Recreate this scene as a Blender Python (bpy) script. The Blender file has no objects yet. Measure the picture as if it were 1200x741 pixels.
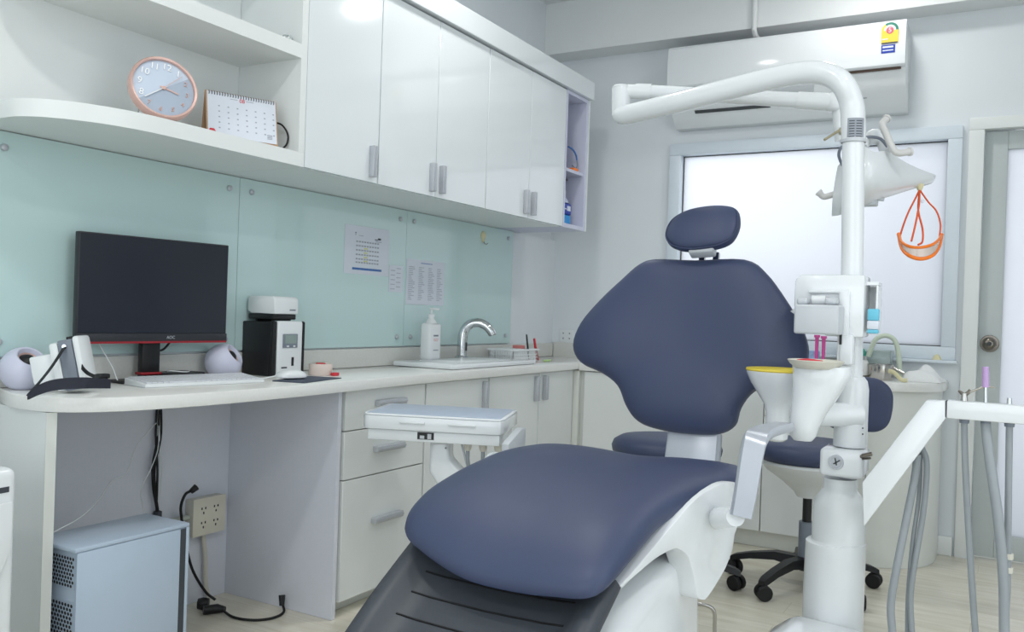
import bpy, bmesh, math, random
from mathutils import Vector, Matrix
random.seed(4)
PI = math.pi
SC = bpy.context.scene
COL = SC.collection

# ------------------------------------------------------------------ camera
F_PX = 1027.1
YAW, PITCH, ROLL = map(math.radians, (29.674, -0.245, 1.964))
CAM = Vector((2.4933, 0.0, 1.07))
FW = Vector((-math.sin(YAW) * math.cos(PITCH), math.cos(YAW) * math.cos(PITCH), math.sin(PITCH)))
_r = Vector((math.cos(YAW), math.sin(YAW), 0)); _u = _r.cross(FW)
RT = _r * math.cos(ROLL) + _u * math.sin(ROLL)
UP = -_r * math.sin(ROLL) + _u * math.cos(ROLL)
cd = bpy.data.cameras.new('camera'); cam = bpy.data.objects.new('camera', cd); COL.objects.link(cam)
cam.matrix_world = Matrix(((RT.x, UP.x, -FW.x, CAM.x), (RT.y, UP.y, -FW.y, CAM.y), (RT.z, UP.z, -FW.z, CAM.z), (0, 0, 0, 1)))
cd.sensor_fit = 'HORIZONTAL'; cd.sensor_width = 36; cd.lens = F_PX / 1200 * 36
cd.clip_start = .05; cd.dof.use_dof = True; cd.dof.focus_distance = 2.3; cd.dof.aperture_fstop = 11
SC.camera = cam

# ------------------------------------------------------------------ colour management, world, lights
SC.view_settings.view_transform = 'Standard'; SC.view_settings.look = 'None'
SC.view_settings.gamma = 1; SC.view_settings.use_curve_mapping = False
SC.view_settings.exposure = 0.15
w = bpy.data.worlds.new('world'); SC.world = w; w.use_nodes = True
w.node_tree.nodes['Background'].inputs[0].default_value = (.80, .90, 1, 1)
w.node_tree.nodes['Background'].inputs[1].default_value = .55

def area(name, loc, size, power, rot=(0, 0, 0), col=(1, 1, 1), sy=None, shape='DISK'):
    l = bpy.data.lights.new(name, 'AREA'); l.energy = power; l.color = col; l.shape = shape; l.size = size
    if sy: l.size_y = sy
    o = bpy.data.objects.new(name, l); COL.objects.link(o); o.location = loc; o.rotation_euler = rot
    return o
# recessed ceiling downlights of the treatment room
DOWN = [(1.5, 1.0), (.93, 2.68), (3.0, 1.4), (1.93, 3.98), (3.0, -.8), (1.5, -.8)]
for x, y in DOWN:
    area('downlight_lamp', (x, y, 2.80), .16, 4.5 if y > 3.5 else 7.5, col=(1, .985, .96))
# daylight behind the frosted window and door glass
area('window_daylight', (1.1, 5.25, 1.9), 1.6, 13, rot=(-PI / 2, 0, 0), col=(.95, .98, 1), sy=1.3, shape='RECTANGLE')
area('door_daylight', (2.9, 5.25, 1.3), .9, 8, rot=(-PI / 2, 0, 0), col=(.93, .97, 1), sy=2.0, shape='RECTANGLE')

# added soft fill lights at the side and rear walls, out of view
area('side_fill_light', (4.38, 1.0, 1.55), 3.6, 32, rot=(0, PI / 2, 0), col=(.90, .96, 1), sy=1.9, shape='RECTANGLE').rotation_euler = (0, PI / 2, 0)
area('rear_fill_light', (2.3, -1.88, 1.6), 3.2, 33, rot=(PI / 2, 0, 0), col=(.90, .96, 1), sy=1.8, shape='RECTANGLE')

# ------------------------------------------------------------------ pixel to place helpers
def ray(px, py): return FW + RT * ((px - 600) / F_PX) - UP * ((py - 370.5) / F_PX)
def D(px, py, t): return CAM + ray(px, py) * t
def AX(px, py, x): d = ray(px, py); return CAM + d * ((x - CAM.x) / d.x)
def AY(px, py, y): d = ray(px, py); return CAM + d * ((y - CAM.y) / d.y)
def AZ(px, py, z): d = ray(px, py); return CAM + d * ((z - CAM.z) / d.z)

# ------------------------------------------------------------------ materials
def lin(c): return tuple(((v / 255) / 12.92 if v / 255 <= .04045 else ((v / 255 + .055) / 1.055) ** 2.4) for v in c) + (1,)
MATS = {}
def mat(name, rgb, rough=.5, metal=0, coat=0, noise=0, nscale=40, bump=0, trans=0, ior=1.45, emit=0, alpha=1, spec=.5):
    m = bpy.data.materials.new(name); m.use_nodes = True; nt = m.node_tree; b = nt.nodes['Principled BSDF']
    c = lin(rgb)
    b.inputs['Base Color'].default_value = c; b.inputs['Roughness'].default_value = rough; b.inputs['Metallic'].default_value = metal
    b.inputs['Coat Weight'].default_value = coat; b.inputs['Coat Roughness'].default_value = .05
    b.inputs['Transmission Weight'].default_value = trans; b.inputs['IOR'].default_value = ior
    b.inputs['Specular IOR Level'].default_value = spec; b.inputs['Alpha'].default_value = alpha
    if emit: b.inputs['Emission Color'].default_value = c; b.inputs['Emission Strength'].default_value = emit
    if noise or bump:
        tc = nt.nodes.new('ShaderNodeTexCoord'); n = nt.nodes.new('ShaderNodeTexNoise'); n.inputs['Scale'].default_value = nscale; n.inputs['Detail'].default_value = 4
        nt.links.new(tc.outputs['Object'], n.inputs['Vector'])
        if noise:
            r = nt.nodes.new('ShaderNodeValToRGB')
            r.color_ramp.elements[0].position = .3; r.color_ramp.elements[1].position = .7
            r.color_ramp.elements[0].color = tuple(v * (1 - noise) for v in c[:3]) + (1,)
            r.color_ramp.elements[1].color = tuple(min(1, v * (1 + noise)) for v in c[:3]) + (1,)
            nt.links.new(n.outputs['Fac'], r.inputs['Fac']); nt.links.new(r.outputs['Color'], b.inputs['Base Color'])
        if bump:
            bp = nt.nodes.new('ShaderNodeBump'); bp.inputs['Strength'].default_value = bump; bp.inputs['Distance'].default_value = .002
            nt.links.new(n.outputs['Fac'], bp.inputs['Height']); nt.links.new(bp.outputs['Normal'], b.inputs['Normal'])
    MATS[name] = m; return m
wall_m = mat('wall_paint', (224, 230, 234), .75, noise=.015, nscale=3, bump=.05)
ceil_m = mat('ceiling_paint', (226, 229, 230), .8, noise=.01, nscale=4)
lam = mat('gloss_white_laminate', (226, 232, 235), .09, coat=.4, noise=.006, nscale=6)
lam_m = mat('satin_white_laminate', (229, 233, 232), .28, noise=.008, nscale=8)
lam_b = mat('blue_grey_laminate', (222, 226, 236), .45, noise=.01, nscale=30)
cream = mat('cream_laminate', (224, 227, 222), .35, noise=.01, nscale=10)
lav = mat('lilac_white_laminate', (205, 208, 226), .4, noise=.01, nscale=10)
stone = mat('white_quartz', (232, 233, 230), .12, noise=.02, nscale=120)
backsp = mat('cream_quartz', (216, 217, 212), .25, noise=.03, nscale=120)
glassg = mat('green_back_painted_glass', (196, 221, 220), .06, coat=.3, noise=.01, nscale=2)
gap = mat('dark_gap', (70, 74, 76), .8, noise=.02)
alu = mat('brushed_aluminium', (190, 194, 200), .38, metal=.35, noise=.03, nscale=80)
chrome = mat('chrome', (205, 208, 210), .08, metal=1, noise=.01)
steel = mat('stainless_steel', (190, 188, 184), .2, metal=1, noise=.03, nscale=60)
dsteel = mat('tarnished_steel', (128, 122, 114), .3, metal=1, noise=.05, nscale=60)
navy = mat('navy_leatherette', (60, 70, 99), .46, noise=.02, nscale=600, bump=.12, spec=.5)
char = mat('charcoal_plastic', (66, 71, 78), .42, noise=.03, nscale=60)
blackp = mat('black_plastic', (26, 27, 30), .42, noise=.05, nscale=60)
blackr = mat('black_rubber', (20, 20, 22), .6, noise=.05, nscale=80)
screen = mat('dark_screen', (40, 44, 54), .22, noise=.01, nscale=5)
bezel = mat('monitor_bezel', (42, 44, 50), .4, noise=.02)
red = mat('red_plastic', (150, 34, 44), .4, noise=.02)
white = mat('white_plastic', (228, 232, 234), .25, noise=.006, nscale=30)
whiteg = mat('white_enamel', (230, 234, 237), .13, coat=.3, noise=.006, nscale=20)
ivory = mat('ivory_plastic', (214, 212, 200), .4, noise=.01)
lgrey = mat('light_grey_plastic', (196, 201, 206), .3, noise=.01)
mgrey = mat('mid_grey_plastic', (122, 130, 142), .42, noise=.02)
silver = mat('silver_painted_metal', (188, 193, 202), .3, metal=.35, noise=.01)
bluew = mat('pale_blue_white_metal', (186, 202, 220), .32, noise=.01, nscale=20)
rose = mat('rose_gold', (216, 180, 170), .3, metal=.25, noise=.02)
pinkm = mat('pink_print', (214, 130, 128), .5, noise=.02)
redp = mat('red_print', (206, 52, 66), .5, noise=.02)
paper = mat('white_paper', (218, 224, 234), .7, noise=.006, nscale=60)
inkd = mat('black_ink', (60, 64, 74), .7, noise=.02)
inkl = mat('grey_ink', (158, 164, 174), .7, noise=.02)
inkb = mat('blue_ink', (66, 112, 176), .6, noise=.02)
inky = mat('yellow_ink', (206, 210, 130), .6, noise=.02)
kraft = mat('kraft_card', (186, 150, 118), .7, noise=.04, nscale=60)
yellow = mat('yellow_plastic', (226, 204, 76), .4, noise=.02)
paley = mat('pale_yellow_rubber', (222, 216, 176), .5, noise=.02)
bottleb = mat('blue_bottle', (30, 150, 220), .15, noise=.02)
deepb = mat('deep_blue_label', (34, 64, 168), .4, noise=.02)
orange = mat('orange_plastic', (248, 128, 34), .3, noise=.02)
oranges = mat('orange_strap', (226, 96, 52), .6, noise=.02)
hose = mat('grey_hose', (150, 157, 162), .45, noise=.02)
purple = mat('purple_plastic', (188, 158, 206), .3, noise=.02)
pinkp = mat('magenta_plastic', (214, 84, 160), .3, noise=.02)
cyan = mat('cyan_print', (110, 196, 222), .4, noise=.03)
green = mat('green_plastic', (60, 160, 140), .4, noise=.02)
cloth = mat('white_towel', (232, 234, 234), .9, noise=.02, nscale=90, bump=.5)
lcd = mat('lcd_panel', (140, 156, 152), .25, noise=.02)
clearp = mat('clear_plastic', (240, 245, 248), .05, trans=.92, noise=0)
glassb = mat('clear_glass', (245, 250, 250), .02, trans=1, noise=0)

def floor_material():
    m = bpy.data.materials.new('pale_oak_vinyl'); m.use_nodes = True; nt = m.node_tree; b = nt.nodes['Principled BSDF']
    tc = nt.nodes.new('ShaderNodeTexCoord'); mp = nt.nodes.new('ShaderNodeMapping'); mp.inputs['Scale'].default_value = (1.2, 9, 1)
    n = nt.nodes.new('ShaderNodeTexNoise'); n.inputs['Scale'].default_value = 3; n.inputs['Detail'].default_value = 8; n.inputs['Distortion'].default_value = .6
    r = nt.nodes.new('ShaderNodeValToRGB'); r.color_ramp.elements[0].position = .3; r.color_ramp.elements[1].position = .72
    r.color_ramp.elements[0].color = lin((214, 208, 190)); r.color_ramp.elements[1].color = lin((236, 232, 218))
    br = nt.nodes.new('ShaderNodeTexBrick'); br.inputs['Scale'].default_value = 1; br.inputs['Brick Width'].default_value = 1.2; br.inputs['Row Height'].default_value = .15
    br.inputs['Mortar Size'].default_value = .0015; br.inputs['Color1'].default_value = (1, 1, 1, 1); br.inputs['Color2'].default_value = (.95, .95, .94, 1); br.inputs['Mortar'].default_value = (.8, .78, .72, 1)
    mx = nt.nodes.new('ShaderNodeMixRGB'); mx.blend_type = 'MULTIPLY'; mx.inputs[0].default_value = 1
    L = nt.links.new
    L(tc.outputs['Object'], mp.inputs['Vector']); L(mp.outputs['Vector'], n.inputs['Vector']); L(n.outputs['Fac'], r.inputs['Fac'])
    L(tc.outputs['Object'], br.inputs['Vector']); L(r.outputs['Color'], mx.inputs[1]); L(br.outputs['Color'], mx.inputs[2]); L(mx.outputs['Color'], b.inputs['Base Color'])
    b.inputs['Roughness'].default_value = .3
    return m
floor_m = floor_material()

def frosted(name, rgb):
    m = bpy.data.materials.new(name); m.use_nodes = True; nt = m.node_tree; nt.nodes.clear(); L = nt.links.new
    o = nt.nodes.new('ShaderNodeOutputMaterial'); t = nt.nodes.new('ShaderNodeBsdfTranslucent'); g = nt.nodes.new('ShaderNodeBsdfPrincipled')
    n = nt.nodes.new('ShaderNodeTexNoise'); n.inputs['Scale'].default_value = 1.5; tc = nt.nodes.new('ShaderNodeTexCoord')
    r = nt.nodes.new('ShaderNodeValToRGB'); c = lin(rgb); r.color_ramp.elements[0].color = tuple(v * .97 for v in c[:3]) + (1,); r.color_ramp.elements[1].color = c
    L(tc.outputs['Object'], n.inputs['Vector']); L(n.outputs['Fac'], r.inputs['Fac']); L(r.outputs['Color'], t.inputs['Color'])
    g.inputs['Base Color'].default_value = c; g.inputs['Roughness'].default_value = .25
    mx = nt.nodes.new('ShaderNodeMixShader'); mx.inputs[0].default_value = .22
    L(t.outputs[0], mx.inputs[1]); L(g.outputs[0], mx.inputs[2]); L(mx.outputs[0], o.inputs['Surface'])
    return m
frost = frosted('frosted_glass', (240, 241, 244))

# ------------------------------------------------------------------ mesh helpers
def obj(name, bm, m, parent=None, smooth=True, angle=40, fix=True):
    if fix: bmesh.ops.recalc_face_normals(bm, faces=bm.faces[:])
    me = bpy.data.meshes.new(name)
    if smooth:
        lim = math.radians(angle)
        for f in bm.faces: f.smooth = True
        for e in bm.edges:
            if len(e.link_faces) == 2:
                try:
                    if e.calc_face_angle() > lim: e.smooth = False
                except ValueError: pass
    bm.to_mesh(me); bm.free()
    me.materials.append(m)
    o = bpy.data.objects.new(name, me); COL.objects.link(o)
    if parent:
        o.parent = parent
        o.matrix_parent_inverse = world(parent).inverted()
    return o
def world(o):
    m = Matrix.LocRotScale(o.location, o.rotation_euler, o.scale)
    return (world(o.parent) @ o.matrix_parent_inverse @ m) if o.parent else m
def thing(name, label, cat, loc=(0, 0, 0), rz=0, group=None):
    o = bpy.data.objects.new(name, None); COL.objects.link(o); o.empty_display_size = .05
    o.location = loc; o.rotation_euler = (0, 0, rz); return tag(o, label, cat, group)
def tag(o, label, cat, group=None):
    o['label'] = label; o['category'] = cat
    if group: o['group'] = group
    return o
def struct(name, bm, m, parent=None, **k):
    o = obj(name, bm, m, parent, **k)
    if not parent: o['kind'] = 'structure'
    return o
def copy_tree(o, parent=None):
    c = o.copy(); COL.objects.link(c); c.parent = parent
    for ch in list(o.children): copy_tree(ch, c)
    return c
def BM(): return bmesh.new()
def join(bm, tmp, M=None):
    me = bpy.data.meshes.new('tmp')
    if M is not None: bmesh.ops.transform(tmp, matrix=M, verts=tmp.verts[:])
    tmp.to_mesh(me); tmp.free(); bm.from_mesh(me); bpy.data.meshes.remove(me)
def bx(bm, x0, x1, y0, y1, z0, z1, r=0, seg=2, M=None):
    t = BM(); bmesh.ops.create_cube(t, size=1)
    for v in t.verts: v.co = Vector(((x0 + x1) / 2 + v.co.x * (x1 - x0), (y0 + y1) / 2 + v.co.y * (y1 - y0), (z0 + z1) / 2 + v.co.z * (z1 - z0)))
    if r: bmesh.ops.bevel(t, geom=t.edges[:], offset=r, segments=seg, affect='EDGES', profile=.5, clamp_overlap=True)
    join(bm, t, M); return bm
def box(*a, **k): return bx(BM(), *a, **k)
def prism(bm, poly, axis, a0, a1, r=0, seg=2, M=None):
    """poly in the two other axes (x: (y,z), y: (x,z), z: (x,y)), extruded from a0 to a1"""
    t = BM(); pack = {'x': lambda p, a: (a, p[0], p[1]), 'y': lambda p, a: (p[0], a, p[1]), 'z': lambda p, a: (p[0], p[1], a)}[axis]
    v0 = [t.verts.new(pack(p, a0)) for p in poly]; v1 = [t.verts.new(pack(p, a1)) for p in poly]; n = len(poly)
    t.faces.new(v0); t.faces.new(v1[::-1])
    for i in range(n): t.faces.new((v0[i], v1[i], v1[(i + 1) % n], v0[(i + 1) % n]))
    bmesh.ops.recalc_face_normals(t, faces=t.faces[:])
    if r: bmesh.ops.bevel(t, geom=[e for e in t.edges if e.calc_face_angle(0) > .5], offset=r, segments=seg, affect='EDGES', profile=.5, clamp_overlap=True)
    join(bm, t, M); return bm
def smooth_path(pts, n=6, closed=False):
    P = [Vector(p) for p in pts]; out = []; m = len(P)
    rng = m if closed else m - 1
    for i in range(rng):
        p1, p2 = P[i], P[(i + 1) % m]
        p0 = P[i - 1] if (closed or i > 0) else p1 * 2 - p2
        p3 = P[(i + 2) % m] if (closed or i + 2 < m) else p2 * 2 - p1
        for k in range(n):
            t = k / n
            out.append(.5 * ((2 * p1) + (-p0 + p2) * t + (2 * p0 - 5 * p1 + 4 * p2 - p3) * t * t + (-p0 + 3 * p1 - 3 * p2 + p3) * t ** 3))
    if not closed: out.append(P[-1])
    return out
def tube(bm, pts, r, seg=12, closed=False, caps=True, flat=1.0):
    """r: number or list; flat squashes the cross-section"""
    P = [Vector(p) for p in pts]; n = len(P); R = r if isinstance(r, (list, tuple)) else [r] * n
    if len(R) != n: R = [R[0] + (R[-1] - R[0]) * i / (n - 1) for i in range(n)]
    T = []
    for i in range(n):
        a = P[i - 1] if (i > 0 or closed) else P[i]; b = P[(i + 1) % n] if (i < n - 1 or closed) else P[i]
        T.append((b - a).normalized())
    nv = Vector((0, 0, 1)) if abs(T[0].z) < .9 else Vector((1, 0, 0))
    nv = (nv - T[0] * nv.dot(T[0])).normalized(); rings = []
    for i in range(n):
        nv = (nv - T[i] * nv.dot(T[i])).normalized(); b = T[i].cross(nv)
        rings.append([bm.verts.new(P[i] + nv * (math.cos(2 * PI * k / seg) * R[i]) + b * (math.sin(2 * PI * k / seg) * R[i] * flat)) for k in range(seg)])
    for i in range(n if closed else n - 1):
        a, b = rings[i], rings[(i + 1) % n]
        for k in range(seg): bm.faces.new((a[k], a[(k + 1) % seg], b[(k + 1) % seg], b[k]))
    if caps and not closed: bm.faces.new(rings[0][::-1]); bm.faces.new(rings[-1])
    return bm
def lathe(bm, prof, c, axis=(0, 0, 1), seg=32, a0=0, a1=2 * PI):
    """prof: (radius, height) pairs along axis"""
    A = Vector(axis).normalized(); U = (Vector((1, 0, 0)) if abs(A.x) < .9 else Vector((0, 1, 0))); U = (U - A * U.dot(A)).normalized(); V = A.cross(U)
    c = Vector(c); rings = []
    for r, h in prof:
        if r < 1e-6: rings.append([bm.verts.new(c + A * h)])
        else: rings.append([bm.verts.new(c + A * h + U * (r * math.cos(2 * PI * k / seg)) + V * (r * math.sin(2 * PI * k / seg))) for k in range(seg)])
    for a, b in zip(rings, rings[1:]):
        for k in range(seg):
            k2 = (k + 1) % seg
            if len(a) == 1 and len(b) == 1: continue
            if len(a) == 1: bm.faces.new((a[0], b[k], b[k2]))
            elif len(b) == 1: bm.faces.new((a[k], a[k2], b[0]))
            else: bm.faces.new((a[k], a[k2], b[k2], b[k]))
    return bm
def pad(outline, M, tf, tb, n=96, p=3.0, disp=None, warp=None, centre=None):
    """cushion: closed outline (u,v); M maps (u,v,w) to the world; tf/tb front/back bulge"""
    bm = BM(); o = smooth_path([(a, b, 0) for a, b in outline], max(4, n // len(outline)), closed=True)
    c = Vector((centre[0], centre[1], 0)) if centre else sum(o, Vector()) / len(o)
    S = [1, .992, .975, .95, .91, .85, .77, .67, .56, .44, .32, .2, .1]
    def ring(s, side):
        r = []
        for q in o:
            u = c + (q - c) * s; h = (1 - s ** p) ** (1 / p) if s < 1 else 0
            wv = (tf if side > 0 else tb) * h * side
            if disp and side > 0: wv += disp(u.x, u.y) * h
            co = Vector((u.x, u.y, wv))
            if warp: co = Vector(warp(co))
            r.append(bm.verts.new(M @ co))
        return r
    for side in (1, -1):
        prev = None; base = None
        for s in S:
            r = ring(s, side) if not (s == 1 and side < 0) else rim
            if s == 1 and side > 0: rim = r
            if prev:
                for k in range(len(r)):
                    k2 = (k + 1) % len(r); bm.faces.new((prev[k], prev[k2], r[k2], r[k]))
            prev = r
        wv = (tf if side > 0 else tb) * side + (disp(c.x, c.y) if disp and side > 0 else 0)
        co = Vector((c.x, c.y, wv)); co = Vector(warp(co)) if warp else co
        cv = bm.verts.new(M @ co)
        for k in range(len(prev)): bm.faces.new((prev[k], prev[(k + 1) % len(prev)], cv))
    return bm
def text(name, s, size, M, m, parent, ext=.0004, align='CENTER'):
    cu = bpy.data.curves.new('txt', 'FONT'); cu.body = s; cu.size = size; cu.extrude = ext; cu.align_x = align; cu.align_y = 'CENTER'; cu.resolution_u = 3
    t = bpy.data.objects.new('txt', cu); COL.objects.link(t); dg = bpy.context.evaluated_depsgraph_get(); dg.update()
    me = bpy.data.meshes.new_from_object(t.evaluated_get(dg)); bpy.data.objects.remove(t); bpy.data.curves.remove(cu)
    bm = BM(); bm.from_mesh(me); bpy.data.meshes.remove(me); bmesh.ops.transform(bm, matrix=M, verts=bm.verts[:])
    return obj(name, bm, m, parent, smooth=False)
def frame(o, u, v, n):
    u, v, n = Vector(u), Vector(v), Vector(n)
    return Matrix(((u.x, v.x, n.x, o[0]), (u.y, v.y, n.y, o[1]), (u.z, v.z, n.z, o[2]), (0, 0, 0, 1)))
def facing(o, n, up=(0, 0, 1)):
    n = Vector(n).normalized(); up = Vector(up); v = (up - n * up.dot(n)).normalized(); u = v.cross(n)
    return frame(o, u, v, n)
def xface(x, y, z): return frame((x, y, z), (0, 1, 0), (0, 0, 1), (1, 0, 0))     # sign facing +x, reads along +y
def yface(x, y, z): return frame((x, y, z), (1, 0, 0), (0, 0, 1), (0, -1, 0))    # sign facing -y

# ================================================================== THE SETTING
ZC = 2.84; YB = 4.60; XR = 4.4; YR = -1.9
struct('floor', box(-.1, XR + .1, YR - .1, YB + .12, -.06, 0), floor_m, smooth=False)
struct('ceiling', box(-.1, XR + .1, YR - .1, YB + .12, ZC, ZC + .06), ceil_m, smooth=False)
b = box(-.1, 0, YR, YB, 0, ZC); bx(b, 0, .15, YR, YB, .8225, 1.5); bx(b, 0, .12, YR, YB, 1.5, ZC)
struct('wall_left', b, wall_m, smooth=False)
# back wall with window and door openings
WX0, WX1, WZ0, WZ1 = .90, 2.25, .95, 1.975
DX0, DX1, DZ1 = 2.33, 3.33, 2.02
b = box(0, WX0, YB, YB + .12, 0, ZC); bx(b, WX0, WX1, YB, YB + .12, 0, WZ0); bx(b, WX0, WX1, YB, YB + .12, WZ1, ZC)
bx(b, WX1, DX0, YB, YB + .12, 0, ZC); bx(b, DX0, DX1, YB, YB + .12, DZ1, ZC); bx(b, DX1, XR, YB, YB + .12, 0, ZC)
struct('wall_back', b, wall_m, smooth=False)
struct('wall_right', box(XR, XR + .1, YR, YB + .12, 0, ZC), wall_m, smooth=False)
struct('wall_front', box(-.1, XR + .1, YR - .1, YR, 0, ZC), wall_m, smooth=False)
struct('trim_1', box(.12, XR, 4.44, YB, 2.55, ZC), ceil_m, smooth=False)      # ceiling beam
# window: outer casing, inner frame, frosted pane
def ring_frame(x0, x1, z0, z1, wd, y0, y1, r=.004):
    b = box(x0, x1, y0, y1, z0, z0 + wd, r=r); bx(b, x0, x1, y0, y1, z1 - wd, z1, r=r)
    bx(b, x0, x0 + wd, y0, y1, z0 + wd, z1 - wd, r=r); bx(b, x1 - wd, x1, y0, y1, z0 + wd, z1 - wd, r=r); return b
bluewhite = mat('pale_blue_window_frame', (216, 226, 234), .3, noise=.01)
wn = struct('window_1', ring_frame(.845, 2.27, .915, 2.015, .062, YB - .03, YB + .06), bluewhite)
gk = struct('gasket', ring_frame(.905, 2.212, .975, 1.955, .006, YB + .02, YB + .045, r=0), gap, wn)
struct('window_pane', box(.908, 2.208, YB + .030, YB + .038, .978, 1.952), frost, wn)
struct('window_sill', box(.83, 2.28, YB - .05, YB, .90, .915, r=.003), bluewhite, wn)
wn = struct('added_window_2', bx(bx(box(XR - .03, XR, -.85, 2.85, .55, .61, r=.003), XR - .03, XR, -.85, 2.85, 2.49, 2.55, r=.003), XR - .03, XR, -.85, -.79, .61, 2.49, r=.003), bluewhite);  # unseen window added to go with the side fill light
struct('added_window_frame', bx(box(XR - .03, XR, 2.79, 2.85, .6105, 2.4895, r=.003), XR - .03, XR, .97, 1.03, .6105, 2.4895, r=.003), bluewhite, wn)
struct('window_pane', box(XR - .010, XR - .002, -.789, 2.789, .611, 2.489), frost, wn)  # pane added behind the side fill light
wn = struct('added_window_3', bx(bx(box(.65, 3.95, YR, YR + .03, .65, .71, r=.003), .65, 3.95, YR, YR + .03, 2.49, 2.55, r=.003), .65, .71, YR, YR + .03, .7105, 2.4895, r=.003), bluewhite)  # second added window, out of view, backing the rear fill light
struct('added_window_frame', bx(box(3.89, 3.95, YR, YR + .03, .7105, 2.4895, r=.003), 2.27, 2.33, YR, YR + .03, .7105, 2.4895, r=.003), bluewhite, wn)
struct('window_pane', box(.711, 3.889, YR + .002, YR + .010, .711, 2.489), frost, wn)  # added pane; the rear fill light stands just before it
# door
dgrey = mat('grey_white_door', (190, 198, 198), .4, noise=.01)
b = box(2.295, 2.3585, YB - .02, YB + .1, 0, 1.9895, r=.002); bx(b, 2.295, 3.36, YB - .02, YB + .1, 1.99, 2.045, r=.002); bx(b, 3.2965, 3.36, YB - .02, YB + .1, 0, 1.9895, r=.002)
dr = struct('door_1', b, lam_m)
b = box(2.36, 2.455, YB + .03, YB + .07, .01, 1.985, r=.003); bx(b, 3.2, 3.295, YB + .03, YB + .07, .01, 1.985, r=.003)
bx(b, 2.455, 3.2, YB + .03, YB + .07, 1.90, 1.985, r=.003); bx(b, 2.455, 3.2, YB + .03, YB + .07, .01, .12, r=.003)
leaf = struct('door_leaf', b, dgrey, dr)
struct('door_pane', box(2.455, 3.2, YB + .046, YB + .052, .12, 1.90), frost, leaf)
b = BM(); lathe(b, [(0, .058), (.012, .058), (.024, .052), (.030, .040), (.026, .028), (.014, .02), (.014, .008), (.038, .006), (.040, 0)], (2.408, YB + .03, 1.0), axis=(0, -1, 0))
kn = struct('door_knob', b, dsteel, leaf); lathe_b = BM(); lathe(lathe_b, [(0, .064), (.009, .064), (.010, .058)], (2.408, YB + .03, 1.0), axis=(0, -1, 0)); struct('keyhole', lathe_b, gap, kn)
struct('baseboard_back', box(2.0, 2.285, YB - .015, YB, 0, .09, r=.004), lam_m)
struct('baseboard_right', box(XR - .015, XR, YR, YB - .02, 0, .09, r=.004), lam_m)

# ceiling downlight housings
for i, (x, y) in enumerate(DOWN):
    wh = ['over the doctor side of the chair', 'over the far end of the counter', 'in the middle of the room', 'beside the window', 'at the near right', 'at the near left'][i]
    t = thing('ceiling_downlight', 'round recessed white downlight ' + wh, 'ceiling light', (x, y, ZC), group='recessed downlights')
    b = BM(); lathe(b, [(.085, -.004), (.105, -.006), (.11, 0)], (x, y, ZC)); obj('trim_ring', b, white, t)
    b = BM(); lathe(b, [(0, -.002), (.085, -.002)], (x, y, ZC)); obj('lens', b, mat('lamp_glow', (255, 252, 244), emit=5), t, fix=False)

# ================================================================== UPPER CABINETS
def up_cab(label, y0, y1, doors, handles, hg='bar'):
    t = thing('wall_cabinet', label, 'cabinet', (0.27, (y0 + y1) / 2, 1.505), group='gloss white wall cabinets')
    b = box(.152, .52, y0, y0 + .018, 1.505, 2.19); bx(b, .152, .52, y1 - .018, y1, 1.505, 2.19)
    bx(b, .152, .52, y0 + .018, y1 - .018, 1.505, 1.523); bx(b, .152, .52, y0 + .018, y1 - .018, 2.172, 2.19); bx(b, .152, .165, y0 + .018, y1 - .018, 1.523, 2.172)
    obj('body', b, lam_m, t, smooth=False)
    for (a, c), hy in zip(doors, handles):
        d = obj('door', box(.522, .540, a + .0015, c - .0015, 1.506, 2.185, r=.0012, seg=1), lam, t)
        h = box(.540, .563, hy - .011, hy + .011, 1.523, 1.632, r=.003); bx(h, .563, .566, hy - .003, hy + .003, 1.526, 1.629)
        obj('handle', h, alu, d)
    return t
up_cab('single door gloss wall cabinet beside the open curved shelves', 2.072, 2.44, [(2.072, 2.44)], [2.40])
up_cab('double door gloss wall cabinet above the two pinned paper sheets', 2.442, 3.165, [(2.442, 2.795), (2.795, 3.165)], [2.762, 2.828])
up_cab('double door gloss wall cabinet next to the open end cubby', 3.167, 3.905, [(3.167, 3.545), (3.545, 3.905)], [3.508, 3.580])
# end cubby
t = thing('wall_cubby', 'narrow open end cubby with one shelf at the end of the wall cabinets', 'shelf unit', (.34, 4.03, 1.505))
b = box(.152, .54, 3.907, 3.922, 1.505, 2.19); bx(b, .152, .54, 4.14, 4.165, 1.505, 2.19); bx(b, .152, .54, 3.922, 4.14, 1.505, 1.525); bx(b, .152, .54, 3.922, 4.14, 2.172, 2.19); bx(b, .152, .165, 3.922, 4.14, 1.525, 2.172)
obj('body', b, lav, t, smooth=False)
obj('side_panel', box(.152, .542, 4.166, 4.176, 1.505, 2.19), lam_m, t, smooth=False)
obj('shelf', box(.166, .53, 3.9225, 4.1395, 1.79, 1.806), lav, t, smooth=False)
b = BM(); lathe(b, [(0, .012), (.006, .012), (.006, 0)], (.44, 4.128, 1.775), axis=(0, 1, 0), seg=12); obj('shelf_pin', b, steel, t)
# valance above the doors, runs over all the units
tag(obj('cabinet_valance', prism(BM(), [(.15, 2.192), (.56, 2.192), (.56, 2.285), (.15, 2.285)], 'y', 1.05, 4.185, r=.002), lam, smooth=False), 'long gloss white valance running along the top of the wall cabinets', 'valance')
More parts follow.
